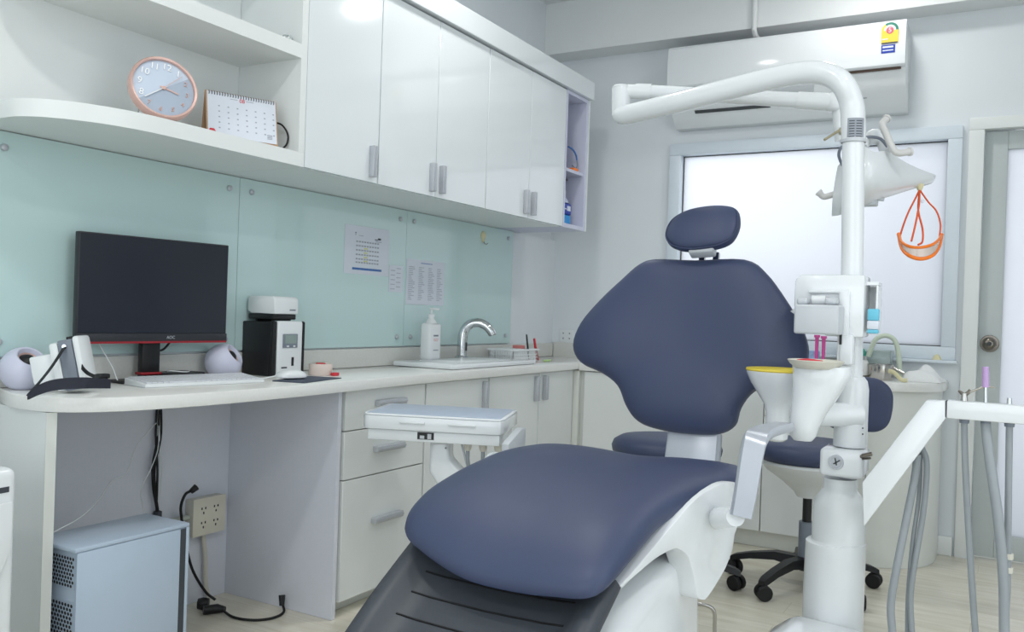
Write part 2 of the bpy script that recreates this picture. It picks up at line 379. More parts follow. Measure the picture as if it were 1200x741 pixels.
# open curved shelf unit
t = thing('open_shelf_unit', 'open white wall shelves with rounded left end holding the clock and calendar', 'shelf unit', (.34, 1.7, 1.505))
def curved(x1, y0, y1, rr, rx):
    P = [(.152, y1), (x1, y1)]
    for k in range(15):
        a = k / 14 * PI / 2; P.append((x1 - rx + rx * math.cos(a), y0 + rr - rr * math.sin(a)))
    P.append((.152, y0 + .0)); return P
obj('lower_shelf', prism(BM(), curved(.54, 1.245, 2.07, .30, .19), 'z', 1.505, 1.549), lam_m, t, angle=30)
obj('upper_shelf', prism(BM(), curved(.54, 1.245, 2.044, .30, .19), 'z', 1.842, 1.886), lam_m, t, angle=30)
obj('side_panel', box(.152, .54, 2.044, 2.070, 1.5495, 2.19), lam_m, t, smooth=False)
obj('back_panel', box(.15, .268, .9, 2.043, 1.5495, 2.19), lam_m, t, smooth=False)

# ================================================================== GLASS SPLASHBACK
GX = .153
def glass(label, y0, y1, bolts):
    g = tag(obj('glass_splashback', box(GX + .002, GX + .010, y0, y1, .905, 1.503), glassg, smooth=False), label, 'glass panel', 'pale green glass splashback panels')
    for by in bolts:
        for bz in (.945, 1.460):
            b = BM(); lathe(b, [(0, .010), (.007, .010), (.0095, .008), (.010, 0)], (GX + .010, by, bz), axis=(1, 0, 0), seg=20); obj('standoff_bolt', b, alu, g)
    return g
glass('pale green glass splashback behind the computer monitor', .95, 2.159, [1.343, 2.112])
glass('pale green glass splashback behind the blue striped paper sheet', 2.161, 3.124, [2.212, 3.075])
glass('pale green glass splashback with the yellow hook behind the tap', 3.126, 4.075, [3.175, 4.02])
tag(obj('backsplash', box(.1502, .165, 1.10, 4.583, .8225, .898, r=.002), backsp, smooth=False), 'low cream stone upstand along the back of the left counter', 'backsplash')
tag(obj('backsplash', box(.166, 2.0, YB - .016, YB - .001, .8205, .905, r=.002), backsp, smooth=False), 'low cream stone upstand under the frosted window', 'backsplash')

# papers on the glass
PXP = GX + .0105
def sheet(label, y0, y1, z0, z1, rot=0):
    return tag(obj('paper_sheet', box(PXP, PXP + .0008, y0, y1, z0, z1), paper, smooth=False), label, 'paper', 'paper sheets taped to the glass')
def marks(name, parent, m, rects):
    b = BM()
    for y0, y1, z0, z1 in rects: bx(b, PXP + .0008, PXP + .0012, y0, y1, z0, z1)
    return obj(name, b, m, parent, smooth=False)
s = sheet('white sheet of tooth charts with blue stripe at its foot taped to the green glass', 2.714, 3.005, 1.205, 1.402)
marks('blue_stripe', s, inkb, [(2.765, 2.955, 1.222, 1.231)])
marks('printed_text', s, inkl, [(2.785 + k * .017, 2.797 + k * .017, z, z + .006) for k in range(9) for z in (1.335, 1.318, 1.300, 1.282, 1.264, 1.250)] + [(2.80, 2.83, 1.362, 1.364), (2.91, 2.95, 1.345, 1.348)])
marks('highlights', s, inky, [(2.835, 2.86, z, z + .005) for z in (1.309, 1.291, 1.273, 1.257)])
marks('heading', s, inkd, [(2.777, 2.785, 1.372, 1.375), (2.780, 2.782, 1.362, 1.372), (2.905, 2.925, 1.352, 1.356), (2.925, 2.945, 1.354, 1.362)])
s = sheet('small white note taped between the two larger sheets', 3.010, 3.108, 1.140, 1.256)
marks('printed_text', s, inkl, [(3.02 + (k % 2) * .04, 3.05 + (k % 2) * .04, 1.152 + k * .010, 1.1545 + k * .010) for k in range(10)])
s = sheet('white printed list sheet taped to the glass above the soap bottle', 3.134, 3.432, 1.090, 1.292)
marks('printed_text', s, inkl, [(y, y + random.uniform(.02, .05), 1.112 + k * .0085, 1.1145 + k * .0085) for k in range(18) for y in (3.148, 3.225, 3.30, 3.37)])
marks('heading', s, inkb, [(3.24, 3.33, 1.276, 1.279)])
# yellow hook on the glass
t = thing('adhesive_hook', 'pale yellow round adhesive hook on the green glass above the tap', 'hook', (PXP, 3.77, 1.43))
b = BM(); lathe(b, [(0, .008), (.016, .007), (.021, .003), (.021, 0)], (PXP, 3.765, 1.452), axis=(1, 0, 0), seg=24); lathe(b, [(0, .007), (.010, .006), (.014, 0)], (PXP, 3.767, 1.43), axis=(1, 0, 0), seg=20); obj('backing', b, paley, t)
b = BM(); tube(b, smooth_path([(PXP + .005, 3.767, 1.44), (PXP + .006, 3.768, 1.418), (PXP + .014, 3.772, 1.409), (PXP + .022, 3.778, 1.413)], 5), .002, 8); obj('wire', b, dsteel, t)

# ================================================================== DESK AND LEFT COUNTER
# one continuous worktop with a rounded left end, and a basin opening is covered by the drop-in sink
P = [(.001, 1.415), (.18, 1.345)] + [(v.x, v.y) for v in smooth_path([(.30, 1.302, 0), (.43, 1.305, 0), (.515, 1.375, 0), (.562, 1.49, 0), (.585, 1.66, 0), (.590, 1.82, 0), (.586, 2.05, 0), (.575, 2.25, 0), (.560, 2.45, 0)], 4)]
P += [(.550, 2.7), (.547, 3.0), (.547, 4.13), (.547, 4.597), (.001, 4.597)]
tag(obj('worktop', prism(BM(), P, 'z', .785, .822, r=.003), stone, angle=25), 'long white quartz worktop of desk and sink counter with a rounded near end', 'worktop')
t = thing('desk', 'white desk carcass with blue grey knee space carrying the near end of the worktop', 'desk', (.26, 1.26, 0))
DM = Matrix.Translation((.445, 1.318, 0)) @ Matrix.Rotation(-.10, 4, 'Z')
obj('side_panel', bx(BM(), -.44, 0, -.012, .012, .001, .784, M=DM), lam_m, t, smooth=False)
obj('front_edge', bx(BM(), .0002, .0045, -.013, .013, .001, .784, M=DM), cream, t, smooth=False)
obj('inner_side_panel', box(.002, .518, 2.298, 2.316, .001, .784), lam_b, t, smooth=False)['label'] = 'blue grey inner side panel next to the drawers'
obj('back_panel', box(.001, .006, 1.41, 2.297, .001, .784), lam_b, t, smooth=False)['label'] = 'blue grey back panel of the knee space'

def bar_handle(y, z, L, horiz, x, parent, ln=None):
    h = box(x, x + .024, y - L / 2, y + L / 2, z - .011, z + .011, r=.003) if horiz else box(x, x + .024, y - .011, y + .011, z - L / 2, z + L / 2, r=.003)
    if horiz: bx(h, x + .024, x + .028, y - L / 2 + .003, y + L / 2 - .003, z - .003, z + .003)
    else: bx(h, x + .024, x + .028, y - .003, y + .003, z - L / 2 + .003, z + L / 2 - .003)
    return obj('handle', h, alu, parent)
# drawer unit
t = thing('drawer_cabinet', 'white three drawer cabinet at the edge of the desk knee space', 'cabinet', (.26, 2.56, 0), group='white base cabinets of the left counter')
obj('body', box(.10, .500, 2.3175, 2.808, .045, .784), cream, t, smooth=False)
obj('plinth', box(.10, .46, 2.3175, 2.808, .001, .0445), cream, t, smooth=False)
for z0, z1, hz in ((.642, .780, .728), (.472, .638, .562), (.052, .468, .305)):
    d = obj('drawer', box(.5005, .519, 2.334, 2.802, z0, z1, r=.0012, seg=1), lam_m, t); bar_handle(2.575, hz, .165, True, .519, d)
def base_cab(label, y0, y1, doors):
    t = thing('base_cabinet', label, 'cabinet', (.26, (y0 + y1) / 2, 0), group='white base cabinets of the left counter')
    obj('body', box(.10, .500, y0 + .001, y1 - .001, .045, .784), cream, t, smooth=False)
    obj('plinth', box(.10, .46, y0 + .001, y1 - .001, .001, .0445), cream, t, smooth=False)
    for a, c, hy in doors:
        d = obj('door', box(.5005, .519, a + .0015, c - .0015, .052, .780, r=.0012, seg=1), lam_m, t); bar_handle(hy, .708, .118, False, .519, d)
base_cab('white base cabinet with one door under the soap bottle side of the sink', 2.809, 3.282, [(2.812, 3.280, 3.238)])
base_cab('white base cabinet with a pair of doors under the sink basket', 3.284, 4.14, [(3.286, 3.752, 3.712), (3.755, 4.13, 3.800)])

# ================================================================== BACK COUNTER
bcm = mat('warm_white_laminate', (216, 220, 216), .3, noise=.01, nscale=10)
t = thing('back_base_cabinet', 'white base cabinet behind the patient chair backrest', 'cabinet', (.95, 4.35, 0), group='white base cabinets of the back counter')
obj('body', box(.549, 1.02, 4.170, 4.58, .08, .779), bcm, t, smooth=False); obj('filler_panel', box(.500, .5485, 4.1405, 4.20, .08, .779), cream, t, smooth=False); obj('plinth', box(.549, 1.02, 4.20, 4.58, .001, .079), cream, t, smooth=False)
for a, c in ((.575, 1.018),): obj('door', box(a, c, 4.150, 4.1695, .085, .775, r=.0012, seg=1), lam_m, t)
t = thing('back_base_cabinet', 'white base cabinet behind the rolling stool with a narrow top drawer', 'cabinet', (1.4, 4.35, 0), group='white base cabinets of the back counter')
obj('body', box(1.022, 1.95, 4.170, 4.58, .08, .779), bcm, t, smooth=False); obj('plinth', box(1.022, 1.95, 4.20, 4.58, .001, .079), cream, t, smooth=False)
obj('door', box(1.024, 1.498, 4.150, 4.1695, .085, .775, r=.0012, seg=1), lam_m, t)
obj('door', box(1.502, 1.90, 4.150, 4.1695, .085, .625, r=.0012, seg=1), lam_m, t)
obj('drawer', box(1.502, 1.90, 4.150, 4.1695, .629, .775, r=.0012, seg=1), lam_m, t)
def rounded_end(x0, x1, y0, y1, r):
    P = [(x0, y1), (x0, y0)]
    for k in range(17):
        a = -PI / 2 + k / 16 * PI / 2; P.append((x1 - r * .85 + r * .85 * math.cos(a), y0 + r + r * math.sin(a)))
    P.append((x1, y1)); return P
t = thing('curved_end_cabinet', 'pale cabinet with a curved front closing the back counter under the window', 'cabinet', (2.1, 4.35, 0))
obj('body', prism(BM(), rounded_end(1.955, 2.225, 4.16, 4.58, .30), 'z', .001, .779), cream, t, angle=25)
P = [(.548, 4.597), (.548, 4.132)] + rounded_end(1.9, 2.245, 4.132, 4.597, .32)[1:]
tag(obj('worktop', prism(BM(), P, 'z', .780, .820, r=.003), stone, angle=25), 'white quartz worktop of the back counter under the frosted window', 'worktop')

# ================================================================== SINK
t = thing('sink', 'white drop-in sink with raised rim on the left counter', 'sink', (.33, 3.55, .8))
b = box(.19, .5, 3.02, 3.75, .823, .845, r=.008); obj('rim', b, whiteg, t)
b = box(.26, .47, 3.12, 3.55, .8455, .849, r=.0015); obj('basin_lip', b, white, t)
t = thing('sensor_tap', 'curved chrome sensor tap at the back of the white sink', 'tap', (.235, 3.39, .845))
c = AX(541, 419, .235); yy = c.y; zz = .8455
b = BM(); lathe(b, [(0, 0), (.034, 0), (.034, .006), (.026, .012), (0, .012)], (.235, yy, zz)); obj('base', b, chrome, t)
pts = smooth_path([(.235, yy, zz + .01), (.235, yy, zz + .08), (.24, yy + .004, zz + .125), (.262, yy + .012, zz + .158), (.30, yy + .026, zz + .17), (.335, yy + .04, zz + .158), (.36, yy + .052, zz + .132), (.368, yy + .056, zz + .115)], 6)
b = BM(); tube(b, pts, [.024 - .004 * k / (len(pts) - 1) for k in range(len(pts))], 20); obj('spout', b, chrome, t)
b = BM(); tube(b, [Vector((.368, yy + .056, zz + .117)), Vector((.3695, yy + .0567, zz + .112))], .016, 16); obj('aerator', b, dsteel, t)
obj('sensor_window', box(.257, .2605, yy - .006, yy + .006, zz + .035, zz + .075, r=.001), blackp, t)
# soap bottle
c = AX(504, 418, .26)
t = thing('soap_bottle', 'tall white pump bottle beside the sensor tap', 'bottle', (.26, c.y, .8455))
B0 = Vector((.26, c.y, .8455))
b = box(B0.x - .028, B0.x + .028, B0.y - .046, B0.y + .046, B0.z, B0.z + .165, r=.014, seg=3); obj('body', b, white, t)
b = BM(); lathe(b, [(.028, .163), (.020, .176), (.013, .184), (.013, .196), (0, .196)], B0, seg=20); obj('shoulder', b, white, t)
b = BM(); lathe(b, [(.015, .190), (.015, .203), (.006, .206), (.005, .225), (0, .225)], B0, seg=16); bx(b, B0.x - .007, B0.x + .04, B0.y - .008, B0.y + .008, B0.z + .222, B0.z + .232, r=.003); obj('pump', b, white, t)
obj('print_mark', box(B0.x + .0281, B0.x + .0286, B0.y - .018, B0.y + .018, B0.z + .106, B0.z + .113), mgrey, t, smooth=False)
obj('print_mark', box(B0.x + .0281, B0.x + .0286, B0.y - .018, B0.y + .02, B0.z + .043, B0.z + .048), inkl, t, smooth=False)
obj('label_lines', bx(box(B0.x + .0281, B0.x + .0286, B0.y - .018, B0.y + .018, B0.z + .093, B0.z + .0945), B0.x + .0281, B0.x + .0286, B0.y - .014, B0.y + .014, B0.z + .086, B0.z + .0875), redp, t, smooth=False)

# basket
c0 = AX(563, 418, .30); c1 = AX(622, 420, .30)
t = thing('plastic_basket', 'white perforated plastic basket on the counter by the tap', 'basket', (.28, (c0.y + c1.y) / 2, .8))
y0, y1 = c0.y, c1.y; zb = .8455
zb = .8225; y0 = max(y0, 3.77); y1 = y0 + .25
b = BM()
def wall_bars(p0, p1, n, h=.055):
    p0, p1 = Vector(p0), Vector(p1)
    for k in range(n + 1):
        q = p0.lerp(p1, k / n); tube(b, [q, q + Vector((0, 0, h))], .0025, 6)
    for z in (0.004, .018, .034): tube(b, [p0 + Vector((0, 0, z)), p1 + Vector((0, 0, z))], .0025, 6)
for p, q, n in (((.36, y0, zb), (.36, y1, zb), 18), ((.22, y0, zb), (.22, y1, zb), 18), ((.22, y0, zb), (.36, y0, zb), 10), ((.22, y1, zb), (.36, y1, zb), 10)): wall_bars(p, q, n)
bx(b, .22, .36, y0, y1, zb, zb + .003); obj('mesh_body', b, white, t)
b = BM(); tube(b, [(.215, y0 - .005, zb + .058), (.365, y0 - .005, zb + .058), (.365, y1 + .005, zb + .058), (.215, y1 + .005, zb + .058)], .005, 8, closed=True); obj('rim', b, white, t)
tag(obj('folded_wipes', box(.235, .345, y0 + .03, y0 + .17, zb + .004, zb + .062, r=.01), cloth), 'folded white wipes lying in the perforated basket', 'wipes', 'contents of the white basket')
tag(obj('pink_packet', box(.245, .30, y1 - .06, y1 - .02, zb + .004, zb + .078, r=.004), pinkm), 'pink and white packet standing in the basket', 'packet', 'contents of the white basket')
b = BM(); tube(b, [(.32, y1 - .012, zb + .006), (.31, y1 - .03, zb + .135)], [.006, .004], 10); t = tag(obj('marker_pen', b, blackp), 'dark pen leaning up out of the basket', 'pen', 'contents of the white basket')
b = BM(); tube(b, [(.345, y1 + .035, zb + .001), (.33, y1 + .018, zb + .115)], [.008, .006], 10); tag(obj('marker_pen', b, redp), 'red pen leaning against the far end of the basket', 'pen')
b = BM(); tube(b, smooth_path([(.42, 3.98, .8275), (.43, 4.0, .828), (.42, 4.02, .8275), (.43, 4.04, .828)], 4), .005, 8); tag(obj('green_clip', b, mat('lime_plastic', (176, 206, 140), .4, noise=.02)), 'small green plastic clip on the counter corner', 'clip')
# socket on back wall in the corner
t = thing('wall_socket', 'small white power socket low on the back wall near the corner', 'socket', (.25, YB, .95))
c = AY(641, 394, YB); obj('plate', box(.20, .29, YB - .008, YB - .0005, c.z - .035, c.z + .045, r=.003), white, t)
b = BM()
for dx in (-.02, .02):
    for dz in (-.012, .018): bx(b, .245 + dx - .003, .245 + dx + .003, YB - .0085, YB - .0078, c.z + dz, c.z + dz + .008)
obj('slots', b, gap, t, smooth=False)

# ================================================================== DESK ITEMS
# monitor
ML = D(91, 335, 2.45); MR = D(266.5, 344, 2.86)
mu = Vector((MR.x - ML.x, MR.y - ML.y, 0)); mw = mu.length; mu.normalize(); mn = Vector((mu.y, -mu.x, 0)); mc = (ML + MR) / 2
mtop = (D(90, 270, 2.45).z + D(266, 288, 2.86).z) / 2; mbot = (D(92, 401, 2.45).z + D(267, 400, 2.86).z) / 2
t = thing('computer_monitor', 'large black computer monitor with a thin red line under its screen on the desk', 'monitor', (mc.x, mc.y, .822))
MM = frame((mc.x, mc.y, 0), mu, (0, 0, 1), mn)     # local: x along, y up, z out of screen
def mb(x0, x1, y0, y1, z0, z1, r=0): return bx(BM(), x0, x1, y0, y1, z0, z1, r=r, M=MM)
obj('housing', mb(-mw / 2, mw / 2, mbot, mtop, -.022, 0, .003), bezel, t)
obj('screen', mb(-mw / 2 + .004, mw / 2 - .004, mbot + .026, mtop - .004, .0003, .0012), screen, t, smooth=False)
obj('lower_bezel', mb(-mw / 2, mw / 2, mbot, mbot + .024, .0003, .004, .001), bezel, t)
obj('red_stripe', mb(-mw / 2 + .002, mw / 2 - .002, mbot - .005, mbot + .001, -.012, .0045), red, t, smooth=False)
text('logo', 'AOC', .013, MM @ Matrix.Translation((.045, mbot + .012, .0045)), alu, t)
obj('stand_neck', mb(-.03, .03, .835, mbot + .05, -.05, -.024, .004), blackp, t)
obj('stand_ring', mb(-.034, .034, .842, .850, -.055, -.02, .002), red, t)
obj('stand_base', bx(BM(), -.12, .12, .8225, .83, -.07, .02, r=.003, M=MM), blackp, t)
b = BM(); tube(b, smooth_path([MM @ Vector(p) for p in ((-.05, mbot + .01, -.03), (-.03, mbot - .012, -.03), (.0, mbot - .022, -.045), (.05, mbot - .03, -.05), (.075, mbot - .005, -.045), (.08, mbot + .02, -.03))], 6), .0035, 8); obj('cable', b, blackr, t)
b = BM(); tube(b, smooth_path([MM @ Vector(p) for p in ((.03, mbot + .01, -.03), (.035, mbot - .03, -.055), (.045, .85, -.06), (.05, .828, -.08))], 6), .003, 8); obj('cable', b, blackr, t)

# keyboard: local frame lying on desk
def plane_pt(px, py, z=.824): return AZ(px, py, z)
kA = Vector((.315, 1.46, 0)); kB = Vector((.475, 1.90, 0))
kA = Vector((.395, 1.625, 0)); kB = Vector((.462, 2.01, 0))
ku = (kB - kA).normalized(); kn_ = Vector((ku.y, -ku.x, 0)); kl = (kB - kA).length; kd = .12
KM = frame((kA.x, kA.y, .8225), ku, -kn_, (0, 0, 1))   # x along front edge, y away from the user, z up
t = thing('keyboard', 'white computer keyboard lying in front of the monitor', 'keyboard', (kA.x, kA.y, .8225))
b = BM(); prism(b, [(0, 0), (kd, 0), (kd, .021), (0, .010)], 'x', 0, kl, r=.002, M=KM); obj('body', b, white, t)
sl = math.atan2(.011, kd)
KT = KM @ Matrix.Translation((0, 0, .010)) @ Matrix.Rotation(sl, 4, 'X')
keyb = BM(); n_c = 22
for r in range(5):
    for c in range(n_c):
        if r == 0 and 4 <= c <= 8: continue
        x0 = .008 + c * (kl - .016) / n_c; y0 = .010 + r * .0215
        bx(keyb, x0 + .001, x0 + (kl - .016) / n_c - .001, y0, y0 + .019, .0004, .0035, M=KT)
bx(keyb, .008 + 4 * (kl - .016) / n_c + .001, .008 + 9 * (kl - .016) / n_c - .001, .010, .029, .0004, .0035, M=KT)
obj('keys', keyb, mat('key_white', (216, 220, 226), .4, noise=.01), t, smooth=False)

# mouse pad + mouse
mp = [Vector((.445, 2.06, 0)), Vector((.555, 2.09, 0)), Vector((.50, 2.33, 0)), Vector((.37, 2.29, 0))]
tag(obj('mouse_pad', prism(BM(), [(p.x, p.y) for p in mp], 'z', .8224, .8254, r=.001), mat('dark_grey_mat', (70, 78, 94), .7, noise=.03)), 'thin dark grey mouse pad at the edge of the desk', 'mouse pad')
t = thing('computer_mouse', 'white computer mouse sitting on the dark mouse pad', 'mouse', (.435, 2.155, .8256))
out = [(-.055, 0), (-.045, .026), (-.01, .032), (.03, .028), (.052, .012), (.055, 0), (.052, -.012), (.03, -.028), (-.01, -.032), (-.045, -.026)]
MMs = frame((.435, 2.155, .8315), (.25, .97, 0), (-.97, .25, 0), (0, 0, 1))
obj('shell', pad(out, MMs, .024, .005, p=2.2), white, t)
b = BM(); tube(b, smooth_path([(.420, 2.098, .836), (.405, 2.06, .830), (.36, 2.045, .8275), (.30, 2.03, .8255), (.26, 1.96, .8255)], 6), .002, 8); obj('cord', b, white, t)

# spherical speakers
def speaker(c, R, n, label):
    t = thing('ball_speaker', label, 'speaker', (c[0], c[1], .8), group='white ball shaped desktop speakers')
    n = Vector(n).normalized(); prof = []
    for k in range(23):
        a = -PI / 2 + k / 22 * (PI / 2 + .92); prof.append((R * math.cos(a), R * math.sin(a)))
    rim = prof[-1]; prof += [(rim[0] - .004, rim[1] - .001), (rim[0] - .009, rim[1] - .012), (rim[0] - .012, rim[1] - .018)]
    b = BM(); lathe(b, prof, c, axis=n, seg=40)
    for v in b.verts: v.co.z = max(v.co.z, .8223)
    obj('shell', b, mat('lilac_white_plastic', (206, 208, 226), .35, noise=.01) if 'lilac_white_plastic' not in MATS else MATS['lilac_white_plastic'], t)
    b = BM(); lathe(b, [(rim[0] - .012, rim[1] - .016), (.02, rim[1] - .012), (.012, rim[1] - .004), (0, rim[1] - .002)], c, axis=n, seg=32); obj('cone', b, blackp, t)
    b = BM(); lathe(b, [(rim[0] - .0125, rim[1] - .0145), (rim[0] - .0095, rim[1] - .011)], c, axis=n, seg=32); obj('cone_ring', b, rose, t)
    return t
c = AX(262, 420, .235); speaker((c.x, c.y, .822 + .052), .060, (.75, .35, .62), 'white ball speaker behind the keyboard beside the black scanner')
speaker((.227, 1.378, .822 + .053), .059, (.62, -.02, .70), 'white ball speaker at the near end of the desk by the x-ray device')

# handheld x-ray device, leaning back
XO = Vector((.385, 1.430, .8290))
xu = Vector((.80, .60, 0)).normalized()
t = thing('handheld_xray_unit', 'white and grey handheld x-ray unit with black strap standing on the desk end', 'x-ray unit', XO)
XM = Matrix.Translation(XO) @ Matrix.Rotation(math.radians(29.7 + 6), 4, 'Z') @ Matrix.Rotation(math.radians(-12), 4, 'Y') @ Matrix.Diagonal((.92, .92, 1.10, 1))
def xb(*a, **k): return bx(BM(), *a, M=XM, **k)
obj('body', bx(xb(-.042, -.016, -.045, .045, .004, .118, r=.008), .022, .042, -.045, .045, .004, .126, r=.008, M=XM), white, t)
obj('grey_band', xb(-.0155, .0215, -.046, .046, .002, .121, r=.003), mgrey, t)
b = BM(); lathe(b, [(.026, 0), (.026, .07), (.031, .071), (.031, .074), (0, .074)], (0, 0, 0), axis=(-1, 0, 0), seg=4 * 8); bmesh.ops.transform(b, matrix=XM @ Matrix.Translation((-.042, 0, .068)), verts=b.verts[:])
bb = xb(-.105, -.0425, -.03, .03, .028, .095, r=.006); obj('cone', bb, white, t); b.free()
b = BM(); lathe(b, [(0, .006), (.006, .006), (.006, 0)], (0, 0, 0), axis=(0, -1, 0), seg=14); bmesh.ops.transform(b, matrix=XM @ Matrix.Translation((.003, -.046, .105)), verts=b.verts[:]); obj('strap_lug', b, chrome, t)
b = BM(); bx(b, -.004, .010, -.01, .01, .121, .128, r=.002, M=XM); obj('top_button', b, blackp, t)
def strap(pts, wv, th, name='strap', m=blackr):
    """flat ribbon of width along given vectors"""
    b = BM(); P = smooth_path(pts, 6); n = len(P)
    W = smooth_path(wv, 6); prev = None
    for i in range(n):
        T = (P[min(i + 1, n - 1)] - P[max(i - 1, 0)]).normalized(); wd = W[i]; h = T.cross(wd).normalized() * th / 2; wd = wd / 2
        r = [b.verts.new(P[i] + s * wd + q * h) for s, q in ((1, 1), (1, -1), (-1, -1), (-1, 1))]
        if prev:
            for k in range(4): b.faces.new((prev[k], prev[(k + 1) % 4], r[(k + 1) % 4], r[k]))
        else: b.faces.new(r)
        prev = r
    b.faces.new(prev[::-1]); return b
lug = XM @ Vector((.003, -.053, .103))
p = [lug, D(62, 428, 2.20), D(48, 446, 2.14), D(33, 463, 2.10)]
obj('strap', strap(p, [Vector((.009, .003, .004))] * 4, .0025), blackr, t)
p = [D(33, 465, 2.10), D(46, 457, 2.09), D(66, 451, 2.09), D(98, 449, 2.10), D(129, 450, 2.16)]
wz = Vector((.0, .0, .027)); obj('shoulder_pad', strap(p, [wz * .55, wz * .9, wz, wz, wz * .85], .005), mat('navy_black_webbing', (38, 40, 52), .7, noise=.04), t)
lug2 = XM @ Vector((.03, .046, .105))
p = [lug2, D(95, 425, 2.26), D(101, 436, 2.24), D(113, 442, 2.22), D(126, 444, 2.20)]
obj('strap', strap(p, [Vector((.006, .0, .008))] * 5, .0025), blackr, t)
c = D(120, 441, 2.20); obj('buckle', box(c.x - .01, c.x + .01, c.y - .016, c.y + .016, c.z - .006, c.z + .006, r=.003), blackp, t)

# scanner, black sides and white front with lcd
SO = Vector((.302, 2.262, .8225))
sdir = Vector((1.0, -.04, 0)).normalized()
ang = math.atan2(sdir.y, sdir.x)
SMx = Matrix.Translation(SO) @ Matrix.Rotation(ang, 4, 'Z')      # local +x is the front, y is right of front
t = thing('plate_scanner', 'black sided x-ray plate scanner with white front and small lcd screen on the desk', 'scanner', SO)
wS = .125; dS = .135; hS = .190
obj('housing', bx(BM(), -dS, .0, -.075, .075, .001, hS - .004, r=.004, M=SMx), blackp, t)
obj('front', bx(BM(), .0005, .02, -.055, .062, .001, hS, r=.008, seg=3, M=SMx), white, t)
obj('side_cheek', bx(BM(), .0005, .018, -.075, -.0555, .001, hS, r=.006, M=SMx), blackp, t)
obj('side_cheek', bx(BM(), .0005, .018, .0625, .075, .001, hS, r=.006, M=SMx), blackp, t)
obj('display_surround', bx(BM(), .0201, .024, -.034, .034, .098, .146, r=.002, M=SMx), mgrey, t)
obj('display', bx(BM(), .0241, .025, -.026, .026, .113, .142, M=SMx), lcd, t, smooth=False)
b = bx(BM(), .0241, .0255, -.018, -.008, .101, .106, M=SMx); bx(b, .0241, .0255, .012, .022, .101, .106, M=SMx); obj('buttons', b, white, t, smooth=False)
obj('slot', bx(BM(), .0201, .0215, .010, .020, .035, .065, M=SMx), blackp, t, smooth=False)
obj('print_mark', bx(BM(), .0201, .0206, -.036, -.010, .027, .032, M=SMx), inkd, t, smooth=False)
# small white device on top
t = thing('label_printer', 'small white device with black underside resting on the plate scanner', 'printer', SO + Vector((0, 0, hS)))
z0 = hS + .003
obj('feet', bx(bx(BM(), -.10, -.09, -.05, .03, hS - .0035, z0 + .002, M=SMx), -.02, -.01, -.05, .03, hS + .0005, z0 + .002, M=SMx), blackr, t, smooth=False)
obj('base', bx(BM(), -.125, .0, -.06, .045, z0 + .002, z0 + .020, r=.003, M=SMx), blackp, t)
b = prism(BM(), [(-.128, z0 + .030), (-.110, z0 + .021), (.008, z0 + .0205), (.008, z0 + .072), (-.004, z0 + .082), (-.12, z0 + .082), (-.128, z0 + .074)], 'y', -.063, .048, r=.006, M=SMx); obj('cover', b, white, t)
obj('print_mark', bx(BM(), .0081, .0086, .006, .034, z0 + .033, z0 + .038, M=SMx), mgrey, t, smooth=False)

# tape dispenser roll and small items
c = AZ(349, 437, .823)
t = thing('tape_roll', 'cream tape roll with a pink core lying by the mouse', 'tape', (.355, 2.385, .8225))
tc_ = Vector((.355, 2.385, .8225)); b = BM(); lathe(b, [(.018, 0), (.040, 0), (.042, .004), (.042, .036), (.040, .040), (.018, .040), (.018, 0)], tc_, seg=32); obj('tape', b, mat('beige_tape', (214, 200, 192), .5, noise=.02), t)
b = BM(); lathe(b, [(.0145, .001), (.0175, .001), (.0175, .043), (.0145, .043), (.0145, .001)], tc_, seg=24); obj('core', b, redp, t)
tag(obj('red_clip', box(.402, .417, 2.385, 2.415, .8225, .834, r=.002), redp), 'small red clip at the foot of the tape roll', 'clip')
b = BM(); lathe(b, [(0, 0), (.028, 0), (.030, .004), (.030, .034), (.027, .038), (0, .038)], (.27, 2.485, .8225), seg=28); tag(obj('gauze_roll', b, ivory), 'pale round tub behind the tape roll', 'tub')
# black flat box behind the keyboard
tag(obj('network_box', bx(BM(), -.05, .05, -.07, .07, .8225, .846, r=.004, M=Matrix.Translation((.215, 1.88, 0)) @ Matrix.Rotation(.1, 4, 'Z')), blackp), 'flat black network box on the desk behind the keyboard', 'network box')
b = BM(); tube(b, smooth_path([(.22, 1.84, .8485), (.25, 1.83, .853), (.262, 1.86, .850), (.255, 1.89, .8485), (.235, 1.91, .850), (.22, 1.93, .8485)], 6), .0018, 8)
tag(obj('white_cable', b, white), 'thin looped white cable lying behind the keyboard', 'cable')
b = BM(); tube(b, smooth_path([(.18, 1.63, .935), (.20, 1.66, .87), (.22, 1.67, .825), (.29, 1.655, .8245)], 6), .0018, 8)
tag(obj('white_cable', b, white), 'thin white cable hanging behind the left side of the monitor', 'cable')

